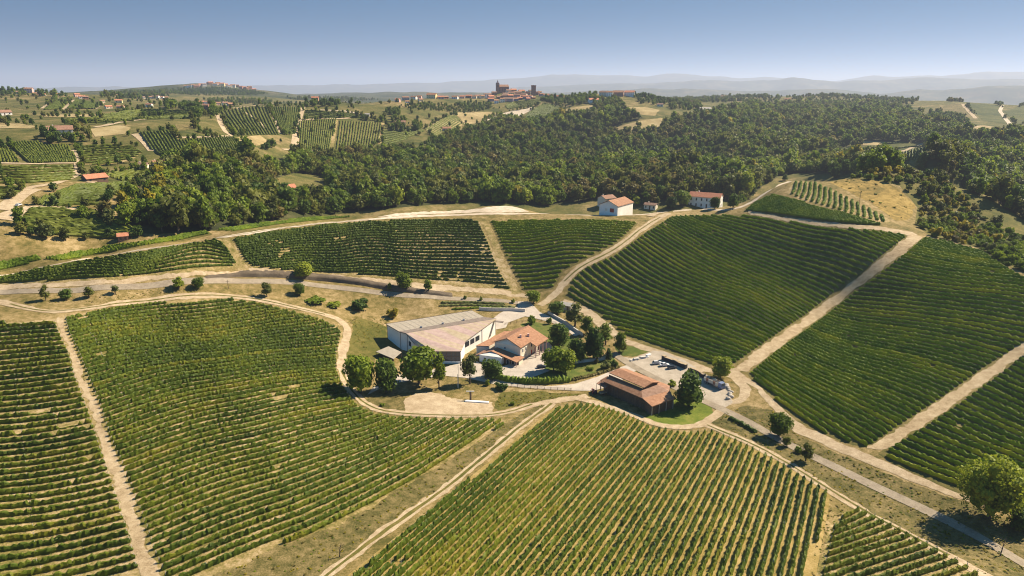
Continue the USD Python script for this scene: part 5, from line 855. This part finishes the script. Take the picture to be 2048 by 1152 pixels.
# scattered trees, hedges and copses of the slopes behind
spots = []
def copse(poly, d, ks, sc=(.5, 1.0)):
    g = scatter(area(poly, 6), d); spots.extend((x, y, ks[int(rf.integers(len(ks)))], rf.uniform(*sc)) for x, y in g)
DK = ['wood_deep_0', 'wood_deep_1', 'wood_mid_0']; MX = DK + ['wood_mid_1', 'wood_olive_0', 'wood_olive_1']
for s, d, ks, *sc_ in (("82,276 110,278 160,276 168,284 150,290 90,290", 7, DK), ("140,262 165,258 175,272 150,276", 7, ['wood_brown_0', 'wood_olive_0']), ("360,214 398,214 396,222 362,222", 8, DK), ("385,222 402,218 405,232 386,234", 8, DK), ("418,216 432,214 434,234 420,234", 8, DK), ("0,185 48,184 52,192 0,194", 14, DK), ("60,186 125,190 135,196 80,194", 16, MX), ("388,256 410,250 414,262 392,264", 8, MX), ("520,292 545,288 562,296 540,302 522,300", 7, DK), ("600,212 634,208 634,216 604,218", 10, DK), ("640,206 680,208 676,216 642,214", 10, DK), ("770,250 820,258 850,256 845,264 790,266", 8, MX), ("820,250 840,248 842,258 822,258", 9, DK), ("770,222 800,220 802,234 775,234", 9, DK),
                 ("800,212 860,208 905,212 960,212 985,214 970,224 930,226 905,224 860,222 820,220", 8, MX, (.25, .6)), ("910,208 980,206 985,216 930,222", 7, DK, (.3, .6)), ("1075,198 1130,198 1190,190 1192,205 1150,212 1100,208", 9, DK), ("1180,200 1235,200 1250,214 1240,224 1190,218", 9, MX), ("1265,192 1330,202 1330,212 1280,208", 12, DK), ("1330,205 1400,208 1405,222 1340,220", 12, MX), ("1300,196 1420,194 1500,192 1560,195 1560,205 1440,206 1320,202", 20, MX), ("1560,194 1640,192 1720,192 1800,195 1840,198 1820,214 1700,208 1600,206", 22, MX), ("1890,198 1955,198 1955,204 1895,204", 14, ['wood_deep_0', 'wood_brown_0']), ("1985,206 2006,205 2006,210 1990,210", 14, DK), ("1850,226 1890,226 1930,240 1940,252 1880,246", 12, MX),
                 ("850,290 900,272 935,262 960,255 1000,238 1060,240 1000,262 930,285 880,300", 7.5, MX), ("700,232 760,240 800,238 830,246 770,248 720,240", 10, MX), ("640,318 760,300 850,300 850,312 740,322", 8, MX), ("320,322 345,318 350,330 326,334", 6, DK), ("185,430 230,432 262,452 240,458 200,446", 7, ['wood_brown_0', 'wood_grey_0']), ("20,462 60,470 120,480 110,488 40,478", 8, ['wood_olive_0', 'wood_grey_0']), ("340,180 380,176 440,176 500,181 540,188 500,192 400,192 340,188", 17, DK, (.4, .8)), ("200,188 340,180 350,190 210,196", 30, MX), ("200,194 260,190 330,186 340,196 260,200 210,202", 26, MX), ("560,195 700,196 760,200 700,204 600,202", 30, MX), ("400,200 500,200 560,204 520,210 420,206", 18, MX), ("330,210 352,208 354,218 335,220", 9, DK)):
    copse(s, d, ks, *sc_)
for lab, ps, *_ in FAR:      # hedgerow trees along some of the field edges
    if ps is None: continue
    c = np.array(area(ps, 6).exterior.coords)[:, :2]; L = LineString(c); k = 0.0
    while k < L.length:
        if meshkit.noise(np.array([[k / 60, len(lab) * 3.1, 0]]), 5)[0] > .62: q = L.interpolate(k); spots.append((q.x + rf.normal(0, 1), q.y + rf.normal(0, 1), MX[int(rf.integers(len(MX)))], rf.uniform(.25, .65)))
        k += rf.uniform(5, 11)
for s, d in (("0,190 300,200 560,205 560,300 300,262 150,300 0,300", 46), ("560,205 1000,205 1000,250 850,290 640,318 560,300", 40), ("0,380 230,380 230,470 0,480", 26)): copse(s, d, MX, (.25, .7))
sp = np.array([(a, b) for a, b, _, _ in spots]); sz = ground(sp[:, 0], sp[:, 1]); ss = np.array([s for *_, s in spots]); kk = [k for _, _, k, _ in spots]
instancer('hillside_trees', kk, np.column_stack([sp, sz]), rf.random(len(sp)) * 6.28, np.column_stack([ss, ss, ss * rf.uniform(.9, 1.3, len(ss))]), 'hedges, copses and scattered trees on the cultivated slopes behind the valley', 'trees')
print('slope trees', len(sp))
# scrub hill at right: the bushes and trees one can tell apart
KINDS = ['shrub_mid', 'shrub_dark', 'shrub_lime', 'shrub_gold', 'shrub_brown', 'shrub_grey', 'wood_mid_0', 'wood_olive_0', 'wood_deep_0', 'wood_olive_1']
g = scatter(SCRUB, 4.8); g = g[rf.random(len(g)) < .9]; gz = ground(g[:, 0], g[:, 1]); px = project(np.column_stack([g, gz])); n_ = meshkit.fbm(np.stack([g[:, 0] / 30, g[:, 1] / 30, g[:, 0] * 0], -1), 3, 8)
gv = visible(np.column_stack([g, gz + 3])) & (px[:, 0] < 2060)
SHN = dict(shrub_mid='green bush', shrub_dark='dark green bush', shrub_lime='light green bush', shrub_gold='yellow bush', shrub_brown='brown dry bush', shrub_grey='grey-green bush', wood_mid_0='green tree', wood_olive_0='olive green tree', wood_deep_0='dark green tree', wood_olive_1='broad olive tree')
sel = []
for i in range(len(g)):
    q = n_[i] + rf.normal(0, .1); edge = px[i, 0] < 1845 and px[i, 1] > 370
    k = KINDS[3 if q < .33 else 4 if q < .4 else 2 if q < .46 else 0 if q < .52 else 5 if q < .56 else 0 if q < .6 else 7 if q < .66 else 6 if q < .72 else 8]
    if px[i, 1] > 455 and k.startswith('wood'): k = KINDS[0]
    if edge and rf.random() < .62: continue
    sel.append((i, k))
own = [q for q in sel if gv[q[0]]][:290]
BZ = lambda q: 'big' if q > 1.15 else 'small' if q < .8 else 'middling'
BW = lambda q: ('just right of the knoll' if q[0] < 1840 else 'right of the knoll and high up' if q[1] < 400 else 'at the right edge, high up' if q[0] > 1960 and q[1] < 470 else 'at the right edge above the vineyard' if q[0] > 1960 else 'just above the right vineyard' if q[1] > 445 else 'midway between knoll and right edge')
for i, k in own:
    s = rf.uniform(.6, 1.5) if k.startswith('shrub') else rf.uniform(.35, .75)
    copy_of('shrub' if k.startswith('shrub') else 'tree', KIND[k][0], f'{BZ(s)} {SHN[k]} on the overgrown slope {BW(px[i])}', 'shrub' if k.startswith('shrub') else 'tree', (g[i, 0], g[i, 1], gz[i]), rf.random() * 6.28, f'{BZ(s)} {SHN[k]}es on the slope {BW(px[i])}'.replace('treees', 'trees').replace('bushes', 'bushes'), (s * 1.15, s * 1.15, s * rf.uniform(.9, 1.3)))
print('scrub', len(own))
patch('scrub_slope', SCRUB, 'dry_lawn', .06)
# ------------------------------------------------------------------ the embankment above the road
bl = line("412,556 450,554 490,553 540,554 600,557 660,563 712,570 770,579 820,585 870,590 905,594", 6)[:, :2]
bl = np.array([LineString(bl).simplify(.5).interpolate(q, normalized=True).coords[0] for q in np.linspace(0, 1, 90)])
for _ in range(4): bl[1:-1] = (bl[:-2] + 2 * bl[1:-1] + bl[2:]) / 4
tt = np.gradient(bl, axis=0); tt /= np.linalg.norm(tt, axis=1, keepdims=True); nn = np.stack([-tt[:, 1], tt[:, 0]], 1); nn *= np.sign((nn * bl).sum(1).mean())
hh = 2.6 * np.sin(np.linspace(0.12, math.pi - .12, 90)) ** .5 * (.85 + .3 * np.random.default_rng(3).random(90))
zz = ground(bl[:, 0], bl[:, 1]); rows_ = []
for off, up in ((-.6, -.3), (.2, .5), (.7, 1.0), (3.0, .92), (6.0, -.2)): p = bl + nn * off; rows_.append(np.column_stack([p, np.maximum(ground(p[:, 0], p[:, 1]), zz) * 0 + (zz + hh * up if off < 5 else ground(p[:, 0], p[:, 1]) - .3)]))
v = np.stack(rows_, 1); n5 = 5; i, j = np.meshgrid(np.arange(89), np.arange(4), indexing='ij'); q = np.stack([i * n5 + j, i * n5 + j + 1, (i + 1) * n5 + j + 1, (i + 1) * n5 + j], -1).reshape(-1, 4)
structure('embankment', (v.reshape(-1, 3), np.vstack([q[:, [0, 2, 1]], q[:, [0, 3, 2]]])), 'dark_bank', 50)

# ------------------------------------------------------------------ hedges, herb rows, walls, fences
def hedge_thing(name, label, cat_, px, h, w, mat, group=None, step=.5, leaf=9):
    L = LineString(line(px, 5)[:, :2]); v, f = hedge(L, h, w, step, np.random.default_rng(len(px)), .0, leaf, .4)
    return tag(obj(name, (v, f), MATS[mat]), label, cat_, group)
hedge_thing('hedge', 'long clipped green hedge along the driveway below the farmhouse', 'hedge', "985,754 1010,762 1050,766 1090,767 1140,763", 2.4, 2.4, 'leaf_mid')
hedge_thing('hedge', 'low brown-green hedge continuing along the driveway towards the barn', 'hedge', "1143,762 1180,753 1215,743 1238,735", 1.2, 1.6, 'leaf_brown')
for k, (s, n) in enumerate((("882,606 930,606 980,607 1010,609", 'rear'), ("880,612 940,611 1000,613 1030,616", 'middle'), ("905,619 960,616 1010,618 1042,622", 'front'))):
    hedge_thing('herb_row', f'{n} one of three rows of grey-green herbs behind the winery hall', 'herb row', s, 1.0, 1.5, 'leaf_grey' if k < 2 else 'leaf_mid', step=.9)
hedge_thing('hedge', 'low dark hedge beside the bright lawn by the road fork', 'hedge', "1458,838 1475,845 1495,856 1512,866", 1.2, 1.4, 'leaf_deep')
def low_wall(name, label, px, h, th, mat, cat_='wall'):
    p = line(px, 5)[:, :2]; z = ground(p[:, 0], p[:, 1]); segs = [wall_seg(p[i], p[i + 1], z[i] + h, z[i + 1] + h, min(z[i], z[i + 1]) - 1, th) for i in range(len(p) - 1)]
    t = thing(name, label, cat_); obj('masonry', cat(segs), MATS[mat], t)
    cap = [hull([(*(a + s * np.array([-(b - a)[1], (b - a)[0]]) / np.linalg.norm(b - a) * (th / 2 + .06)), zz_ + h + e) for a, zz_ in ((p[i], z[i]), (p[i + 1], z[i + 1])) for s in (-1, 1) for e in (0, .12)]) for i in range(len(p) - 1) for a, b in ((p[i], p[i + 1]),)] if False else []
    for i in range(len(p) - 1):
        a, b = p[i], p[i + 1]; n = np.array([-(b - a)[1], (b - a)[0]]) / np.linalg.norm(b - a) * (th / 2 + .06)
        obj('coping', hull([(*(c + s * n), zc + h + e) for c, zc in ((a, z[i]), (b, z[i + 1])) for s in (-1, 1) for e in (.005, .13)]), MATS['concrete'], t)
    return t
low_wall('garden_wall', 'pale garden wall along the row of trees on the lawn', "1150,727 1175,724 1200,721 1222,717", 1.3, .4, 'concrete')
low_wall('retaining_wall', 'grey retaining wall behind the winery hall and yard', "958,620 985,622 1000,622 1025,622 1050,624", 1.6, .4, 'concrete')
low_wall('stone_wall', 'dark stone wall along the driveway below the shed', "1096,627 1112,637 1130,647 1150,662 1165,672", 1.4, .5, 'wall_stone')
def fence(label, px, gap=2.6, h=1.1):
    L = LineString(line(px, 5)[:, :2]); n = int(L.length / gap) + 1; t = thing('fence', label, 'fence'); P = [np.array(L.interpolate(i / (n - 1), normalized=True).coords[0]) for i in range(n)]; Z = [float(ground(*p)) for p in P]
    for p, z in zip(P, Z): obj('post', box(p[0] - .09, p[0] + .09, p[1] - .09, p[1] + .09, z - .4, z + h + .1), MATS['timber'], t)
    for a, b, za, zb in zip(P[:-1], P[1:], Z[:-1], Z[1:]):
        for k in (.5, .95): obj('rail', tube([(*a, za + h * k), (*b, zb + h * k)], .06, 5), MATS['timber'], t)
fence('wooden post and rail fence along the driveway below the hedge', "1022,774 1050,776 1080,778 1110,780 1142,781", 2.6)
fence('wooden fence behind the farmhouse beside the yard', "1010,650 1025,647 1040,646 1055,643", 2.6); fence('wooden fence along the rear lawn of the farmhouse', "1072,641 1090,643 1112,648", 2.6)

# ------------------------------------------------------------------ vehicles
for k, c in dict(silver=(.52, .52, .54), white=(.75, .75, .75), dark=(.045, .05, .06), red=(.42, .04, .03), blue=(.16, .20, .32)).items(): mat_plain('paint_' + k, c, .3, .03, .3, spec=.5)
mat_plain('tyre', (.02, .02, .02), .9, .1); mat_plain('lamp_glass', (.6, .6, .58), .2, .05); mat_plain('rust', (.30, .15, .09), .85, .4, 1.2); mat_plain('crate_dark', (.03, .032, .036), .7, .3, 1.0); mat_plain('crate_wood', (.36, .27, .17), .9, .3, 1.5); mat_plain('rock', (.40, .35, .29), .95, .25, 1.0)
def wheel(r=.33, w=.24):
    m = trimesh.creation.cylinder(r, w, sections=18); m.apply_transform(trimesh.transformations.rotation_matrix(math.pi / 2, [1, 0, 0])); return m
def rim(r=.2, w=.26): return wheel(r, w)
def placed(m, x, y, z): m.apply_translation([x, y, z]); return m
def car(label, u, v, yaw, paint, group='cars parked in the gravel yard', estate=False):
    g = at(u, v)[0]; t = thing('car', label, 'car', g + [0, 0, .12], -math.atan2(g[0], g[1]) + math.radians(yaw), group)
    sh = [(-2.15, .78, .35), (-2.15, .74, .78), (-1.9, .86, .9), (2.1, .76, .35), (2.12, .7, .66), (1.2, .84, .92)]
    obj('body', hull([(x, s * y, z) for x, y, z in sh for s in (-1, 1)] + [(x, s * .87, .55) for x in (-1.8, 1.8) for s in (-1, 1)]), MATS['paint_' + paint], t, 25)
    cab = obj('cabin', hull([(-1.95 if estate else -1.75, s * .74, .88) for s in (-1, 1)] + [(-1.6 if estate else -1.1, s * .6, 1.42) for s in (-1, 1)] + [(.35, s * .6, 1.42) for s in (-1, 1)] + [(1.05, s * .74, .88) for s in (-1, 1)]), MATS['glass'], t)
    obj('roof', hull([(x, s * .585, z) for x in (-1.5 if estate else -1.0, .3) for s in (-1, 1) for z in (1.415, 1.46)]), MATS['paint_' + paint], cab)
    for x in (-1.35, 1.35):
        for s in (-1, 1): w = obj('wheel', placed(wheel(), x, s * .78, .33), MATS['tyre'], t); obj('rim', placed(rim(), x, s * .785, .33), MATS['grey_metal'], w)
    for s in (-1, 1): obj('headlight', hull([(x, s * y, z) for x in (2.0, 2.13) for y in (.45, .68) for z in (.6, .72)]), MATS['lamp_glass'], t); obj('tail_light', hull([(x, s * y, z) for x in (-2.18, -2.1) for y in (.5, .72) for z in (.68, .82)]), MATS['red_paint'], t)
car('grey estate car, the left one of the parked row in the gravel yard', 1314, 728, 22, 'silver', estate=True); car('white car in the middle of the parked row in the gravel yard', 1329, 732, 22, 'white'); car('dark car at the right end of the parked row in the gravel yard', 1344, 737, 22, 'dark', estate=True)
car('dark car parked beside the terrace in front of the farmhouse', 1083, 736, 20, 'dark', None, True); car('white van-like car on the farm track at the far left', 38, 412, 60, 'white', None, True)
g = at(1428, 772)[0]; lo = thing('lorry', 'lorry trailer with rusty pale sides and dark load parked beside the crates', 'lorry', g + [0, 0, .1], -math.atan2(g[0], g[1]) + math.radians(-40))
obj('chassis', box(-4.6, 4.4, -.9, .9, .7, 1.0), MATS['dark_trim'], lo); obj('bed', box(-4.6, 2.8, -1.2, 1.2, 1.0, 1.25), MATS['grey_metal'], lo)
for i in range(6):
    for s in (-1, 1): obj('side_panel', box(-4.6 + i * 1.23 + .03, -4.6 + (i + 1) * 1.23 - .03, s * 1.2 - .06, s * 1.2 + .06, 1.25, 2.6), MATS['rust' if i % 3 == 1 else 'wall_cream'], lo)
for x in (-4.6, 2.8): obj('end_panel', box(x - .06, x + .06, -1.14, 1.14, 1.25, 2.6), MATS['wall_cream'], lo)
rl = np.random.default_rng(4); obj('load', hull(np.column_stack([rl.uniform(-4.4, 2.6, 60), rl.uniform(-1.05, 1.05, 60), rl.uniform(1.3, 2.55, 60)])), MATS['crate_dark'], lo)
cabn = obj('cab', hull([(x, s * 1.15, z) for x, z in ((3.0, .6), (4.7, .6), (4.8, 1.6), (4.4, 2.9), (3.0, 2.95)) for s in (-1, 1)]), MATS['paint_blue'], lo); obj('windscreen', hull([(4.79 + a, s * 1.0, 1.75) for a in (0, .05) for s in (-1, 1)] + [(4.5 + a, s * .95, 2.7) for a in (0, .06) for s in (-1, 1)]), MATS['glass'], cabn)
for x in (-3.6, -2.4, 3.8):
    for s in (-1, 1): w = obj('wheel', placed(wheel(.5, .35), x, s * 1.0, .5), MATS['tyre'], lo); obj('rim', placed(wheel(.27, .38), x, s * 1.0, .5), MATS['grey_metal'], w)
g = at(1188, 787)[0]; tr = thing('tractor', 'small red tractor parked by the shelter at the left end of the barn', 'tractor', g + [0, 0, .1], 1.9)
obj('bonnet', hull([(x, s * y, z) for x, y, z in ((.2, .35, .8), (1.9, .3, .8), (1.9, .28, 1.35), (.2, .34, 1.5)) for s in (-1, 1)]), MATS['paint_red'], tr); obj('seat', box(-.7, -.2, -.3, .3, 1.0, 1.25), MATS['crate_dark'], tr); obj('roll_bar', cat([tube([(-.9, s * .5, .8), (-.9, s * .5, 2.3)], .05) for s in (-1, 1)] + [tube([(-.9, -.5, 2.3), (-.9, .5, 2.3)], .05)]), MATS['dark_trim'], tr)
obj('chassis', box(-1.1, .4, -.35, .35, .5, 1.0), MATS['dark_trim'], tr)
for s in (-1, 1):
    obj('mudguard', hull([(x, s * y, z) for x, z in ((-1.3, 1.3), (-1.0, 1.55), (-.2, 1.55), (.1, 1.3)) for y in (.45, .9)]), MATS['paint_red'], tr)
    w = obj('wheel', placed(wheel(.7, .4), -.6, s * .72, .7), MATS['tyre'], tr); obj('rim', placed(wheel(.36, .43), -.6, s * .72, .7), MATS['paint_red'], w); w = obj('wheel', placed(wheel(.4, .26), 1.5, s * .6, .4), MATS['tyre'], tr); obj('rim', placed(wheel(.2, .29), 1.5, s * .6, .4), MATS['paint_red'], w)
g = at(1206, 789)[0]; tl = thing('trailer', 'low wooden farm trailer beside the red tractor', 'trailer', g + [0, 0, .1], .5)
obj('bed', box(-1.6, 1.6, -.9, .9, .7, .85), MATS['crate_wood'], tl); obj('drawbar', tube([(1.6, 0, .6), (2.9, 0, .5)], .06), MATS['dark_trim'], tl)
for s in (-1, 1): obj('side_board', box(-1.6, 1.6, s * .9 - .04, s * .9 + .04, .85, 1.25), MATS['crate_wood'], tl); obj('wheel', placed(wheel(.38, .22), -.3, s * .95, .38), MATS['tyre'], tl)
# ------------------------------------------------------------------ stacks and small things of the yard
rs = np.random.default_rng(12)
def row_of(px, n): L = LineString(line(px, 4)[:, :2]); return [(np.array(L.interpolate((i + .5) / n, normalized=True).coords[0]), L) for i in range(n)]
def dirang(px): p = line(px, 4)[:, :2]; d = p[-1] - p[0]; return math.atan2(d[1], d[0])
def crates(px, n, where, hgt):
    a = dirang(px)
    for i, (p, _) in enumerate(row_of(px, n)):
        t = thing('crate_stack', f'{ordinal(i + 1)} dark crate stack from the left {where}', 'crate stack', (*p, float(ground(*p))), a + rs.normal(0, .04), 'dark crate stacks along the gravel yard')
        h = hgt * rs.uniform(.85, 1.1)
        for k in range(3): obj('crate', box(-.8, .8, -.75, .75, h * k / 3 + .02, h * (k + 1) / 3 - .05), MATS['crate_dark'], t)
        obj('pallet', box(-.85, .85, -.8, .8, h - .03, h + .14), MATS['crate_wood'], t)
crates("1325,719 1350,728 1372,738", 9, 'in the row behind the parked cars', 1.9); crates("1378,742 1395,748 1408,756", 6, 'in the row next to the lorry', 1.7)
for i, (p, _) in enumerate(row_of("1453,770 1459,780 1461,790 1460,800", 9)):
    m = trimesh.creation.icosphere(2, 1.0); m.vertices *= (1 + .35 * (meshkit.noise(m.vertices * 1.6 + i * 7, i) - .5))[:, None]; s = rs.uniform(.6, 1.0); m.vertices *= np.array([s * 1.2, s, s * .8])
    o = obj('boulder', m, MATS['rock'], None, 30); o.AddTranslateOp().Set(Gf.Vec3d(p[0] + rs.normal(0, .4), p[1], float(ground(*p)) + s * .5)); tag(o, f'{ordinal(i + 1)} grey boulder from the lorry in the line beside the yard', 'boulder', 'boulders beside the yard')
for i, (p, _) in enumerate(row_of("1262,722 1275,719 1288,716 1300,711", 6)):
    o = obj('stone_slab', box(-1.3, 1.3, -.6, .6, 0, .5 + .4 * (i % 2)), MATS['wall_white' if i > 3 else 'concrete']); o.AddTranslateOp().Set(Gf.Vec3d(*p, float(ground(*p)))); o.AddRotateZOp().Set(float(rs.uniform(0, 40))); tag(o, f'{ordinal(i + 1)} pale stone slab from the left on the grass above the parked cars', 'stone slab', 'stone slabs above the yard')
p = line("930,803 978,806", 6)[:, :2]; o = obj('stage_edge', wall_seg(p[0], p[-1], float(ground(*p[0])) + .5, float(ground(*p[-1])) + .5, -2, 1.2), MATS['white_paint']); tag(o, 'long white slab at the upper edge of the bare earth slope', 'slab')
def pole(name, label, u, v, hpx, r=.14, mat='timber', arm=True, cat_='pole'):
    g, c = scale_at(u, v); h = hpx * c / math.cos(math.atan2(CAM[2] - g[2], math.hypot(*g[:2]))); t = thing(name, label, cat_, g, .3)
    obj('shaft', tube([(0, 0, -1), (0, 0, h)], [r, r * .65], 7), MATS[mat], t)
    if arm: obj('crossarm', box(-.9, .9, -.06, .06, h - .7, h - .55), MATS[mat], t)
    return t
pole('utility_pole', 'wooden utility pole on the orange grass beside the young vineyard', 1716, 424, 40); pole('utility_pole', 'thin utility pole on the dry bank below the road at left', 457, 578, 18); pole('lamp_post', 'slim lamp post on the driveway in front of the winery hall', 917, 770, 40, .09, 'grey_metal', False)
pole('utility_pole', 'utility pole at the edge of the wood left of the orange roofed house', 1306, 402, 24); pole('dead_trunk', 'pale bare leaning trunk beside the lamp post', 916, 775, 26, .2, 'wall_cream', False, 'dead trunk')
g = at(941, 800)[0]; st = thing('timber_figure', 'dark upright timber post with pale crosspiece on the slope below the hall', 'timber post', g); obj('post', tube([(0, 0, -.5), (.1, 0, 1.6), (0, 0, 3.6)], [.45, .38, .42], 8), MATS['timber'], st); obj('crosspiece', box(-1.7, 1.5, -.25, .25, 3.6, 3.85), MATS['concrete'], st)
def bare(label, u, v, hpx):
    g, c = scale_at(u, v); r = np.random.default_rng(int(u)); h = hpx * c * 1.2; t = thing('bare_tree', label, 'bare tree', g); obj('trunk', tube([(0, 0, -.5), (.2, 0, h * .5), (.5, .1, h)], [.16, .11, .03], 6), MATS['bark'], t)
    for k in range(6): a = r.random() * 6.28; z = h * r.uniform(.35, .8); obj('branch', tube([(.2, 0, z), (.2 + math.cos(a) * h * .3, math.sin(a) * h * .3, z + h * .25)], [.06, .02], 5), MATS['bark'], t)
bare('small bare tree on the verge left of the two-track path at the bottom', 679, 1114, 26); bare('leaning bare tree beside the asphalt road in the bottom right corner', 2000, 1112, 36)
# tufts and weeds on the verges: what nobody could count
def tufts(name, polys, n, kinds, sc, label):
    pts = []
    for p in polys:
        x0, y0, x1, y1 = p.bounds; q = rs.uniform((x0, y0), (x1, y1), (int(n * 3), 2)); shapely.prepare(p); q = q[shapely.contains_xy(p, q[:, 0], q[:, 1])][:n]; pts.append(q)
    q = np.vstack(pts); z = ground(q[:, 0], q[:, 1]); k = [kinds[int(a)] for a in rs.integers(len(kinds), size=len(q))]; s = rs.uniform(*sc, len(q))
    instancer(name, k, np.column_stack([q, z]), rs.random(len(q)) * 6.28, np.column_stack([s * 1.2, s * 1.2, s * rs.uniform(.35, .7, len(q))]), label, 'weeds')
BANKS = [area("420,600 520,604 600,620 660,634 690,640 720,630 780,640 770,660 730,700 700,690 712,660 690,640 600,612 520,594 430,586"), area("60,606 200,605 330,590 420,582 430,575 330,575 200,590 60,600"), area("1000,790 1060,786 1130,785 1170,790 1100,800 1030,812 990,815")]
tufts('dry_weeds', [VERGE, VERGE2, VERGE3], 900, ['shrub_brown', 'shrub_gold', 'shrub_gold', 'shrub_lime'], (.05, .20), 'dry weeds and brambles on the grassy road banks')
tufts('bank_weeds', BANKS, 320, ['shrub_brown', 'shrub_gold', 'shrub_gold', 'shrub_lime'], (.05, .18), 'tufts of dry grass and weeds on the slopes round the winery')
tufts('knoll_scrub', [KNOLL], 130, ['shrub_brown', 'shrub_gold', 'shrub_mid', 'shrub_lime'], (.12, .5), 'rough scrub and tall dry grass on the orange slope of the knoll')
tufts('weedy_strip', [area('1660,995 1712,1022 1690,1034 1668,1055 1655,1100 1640,1160 1622,1160 1632,1090 1648,1030')], 260, ['shrub_gold', 'shrub_brown', 'shrub_lime'], (.05, .16), 'dry grass tufts on the open strip between the two front blocks')
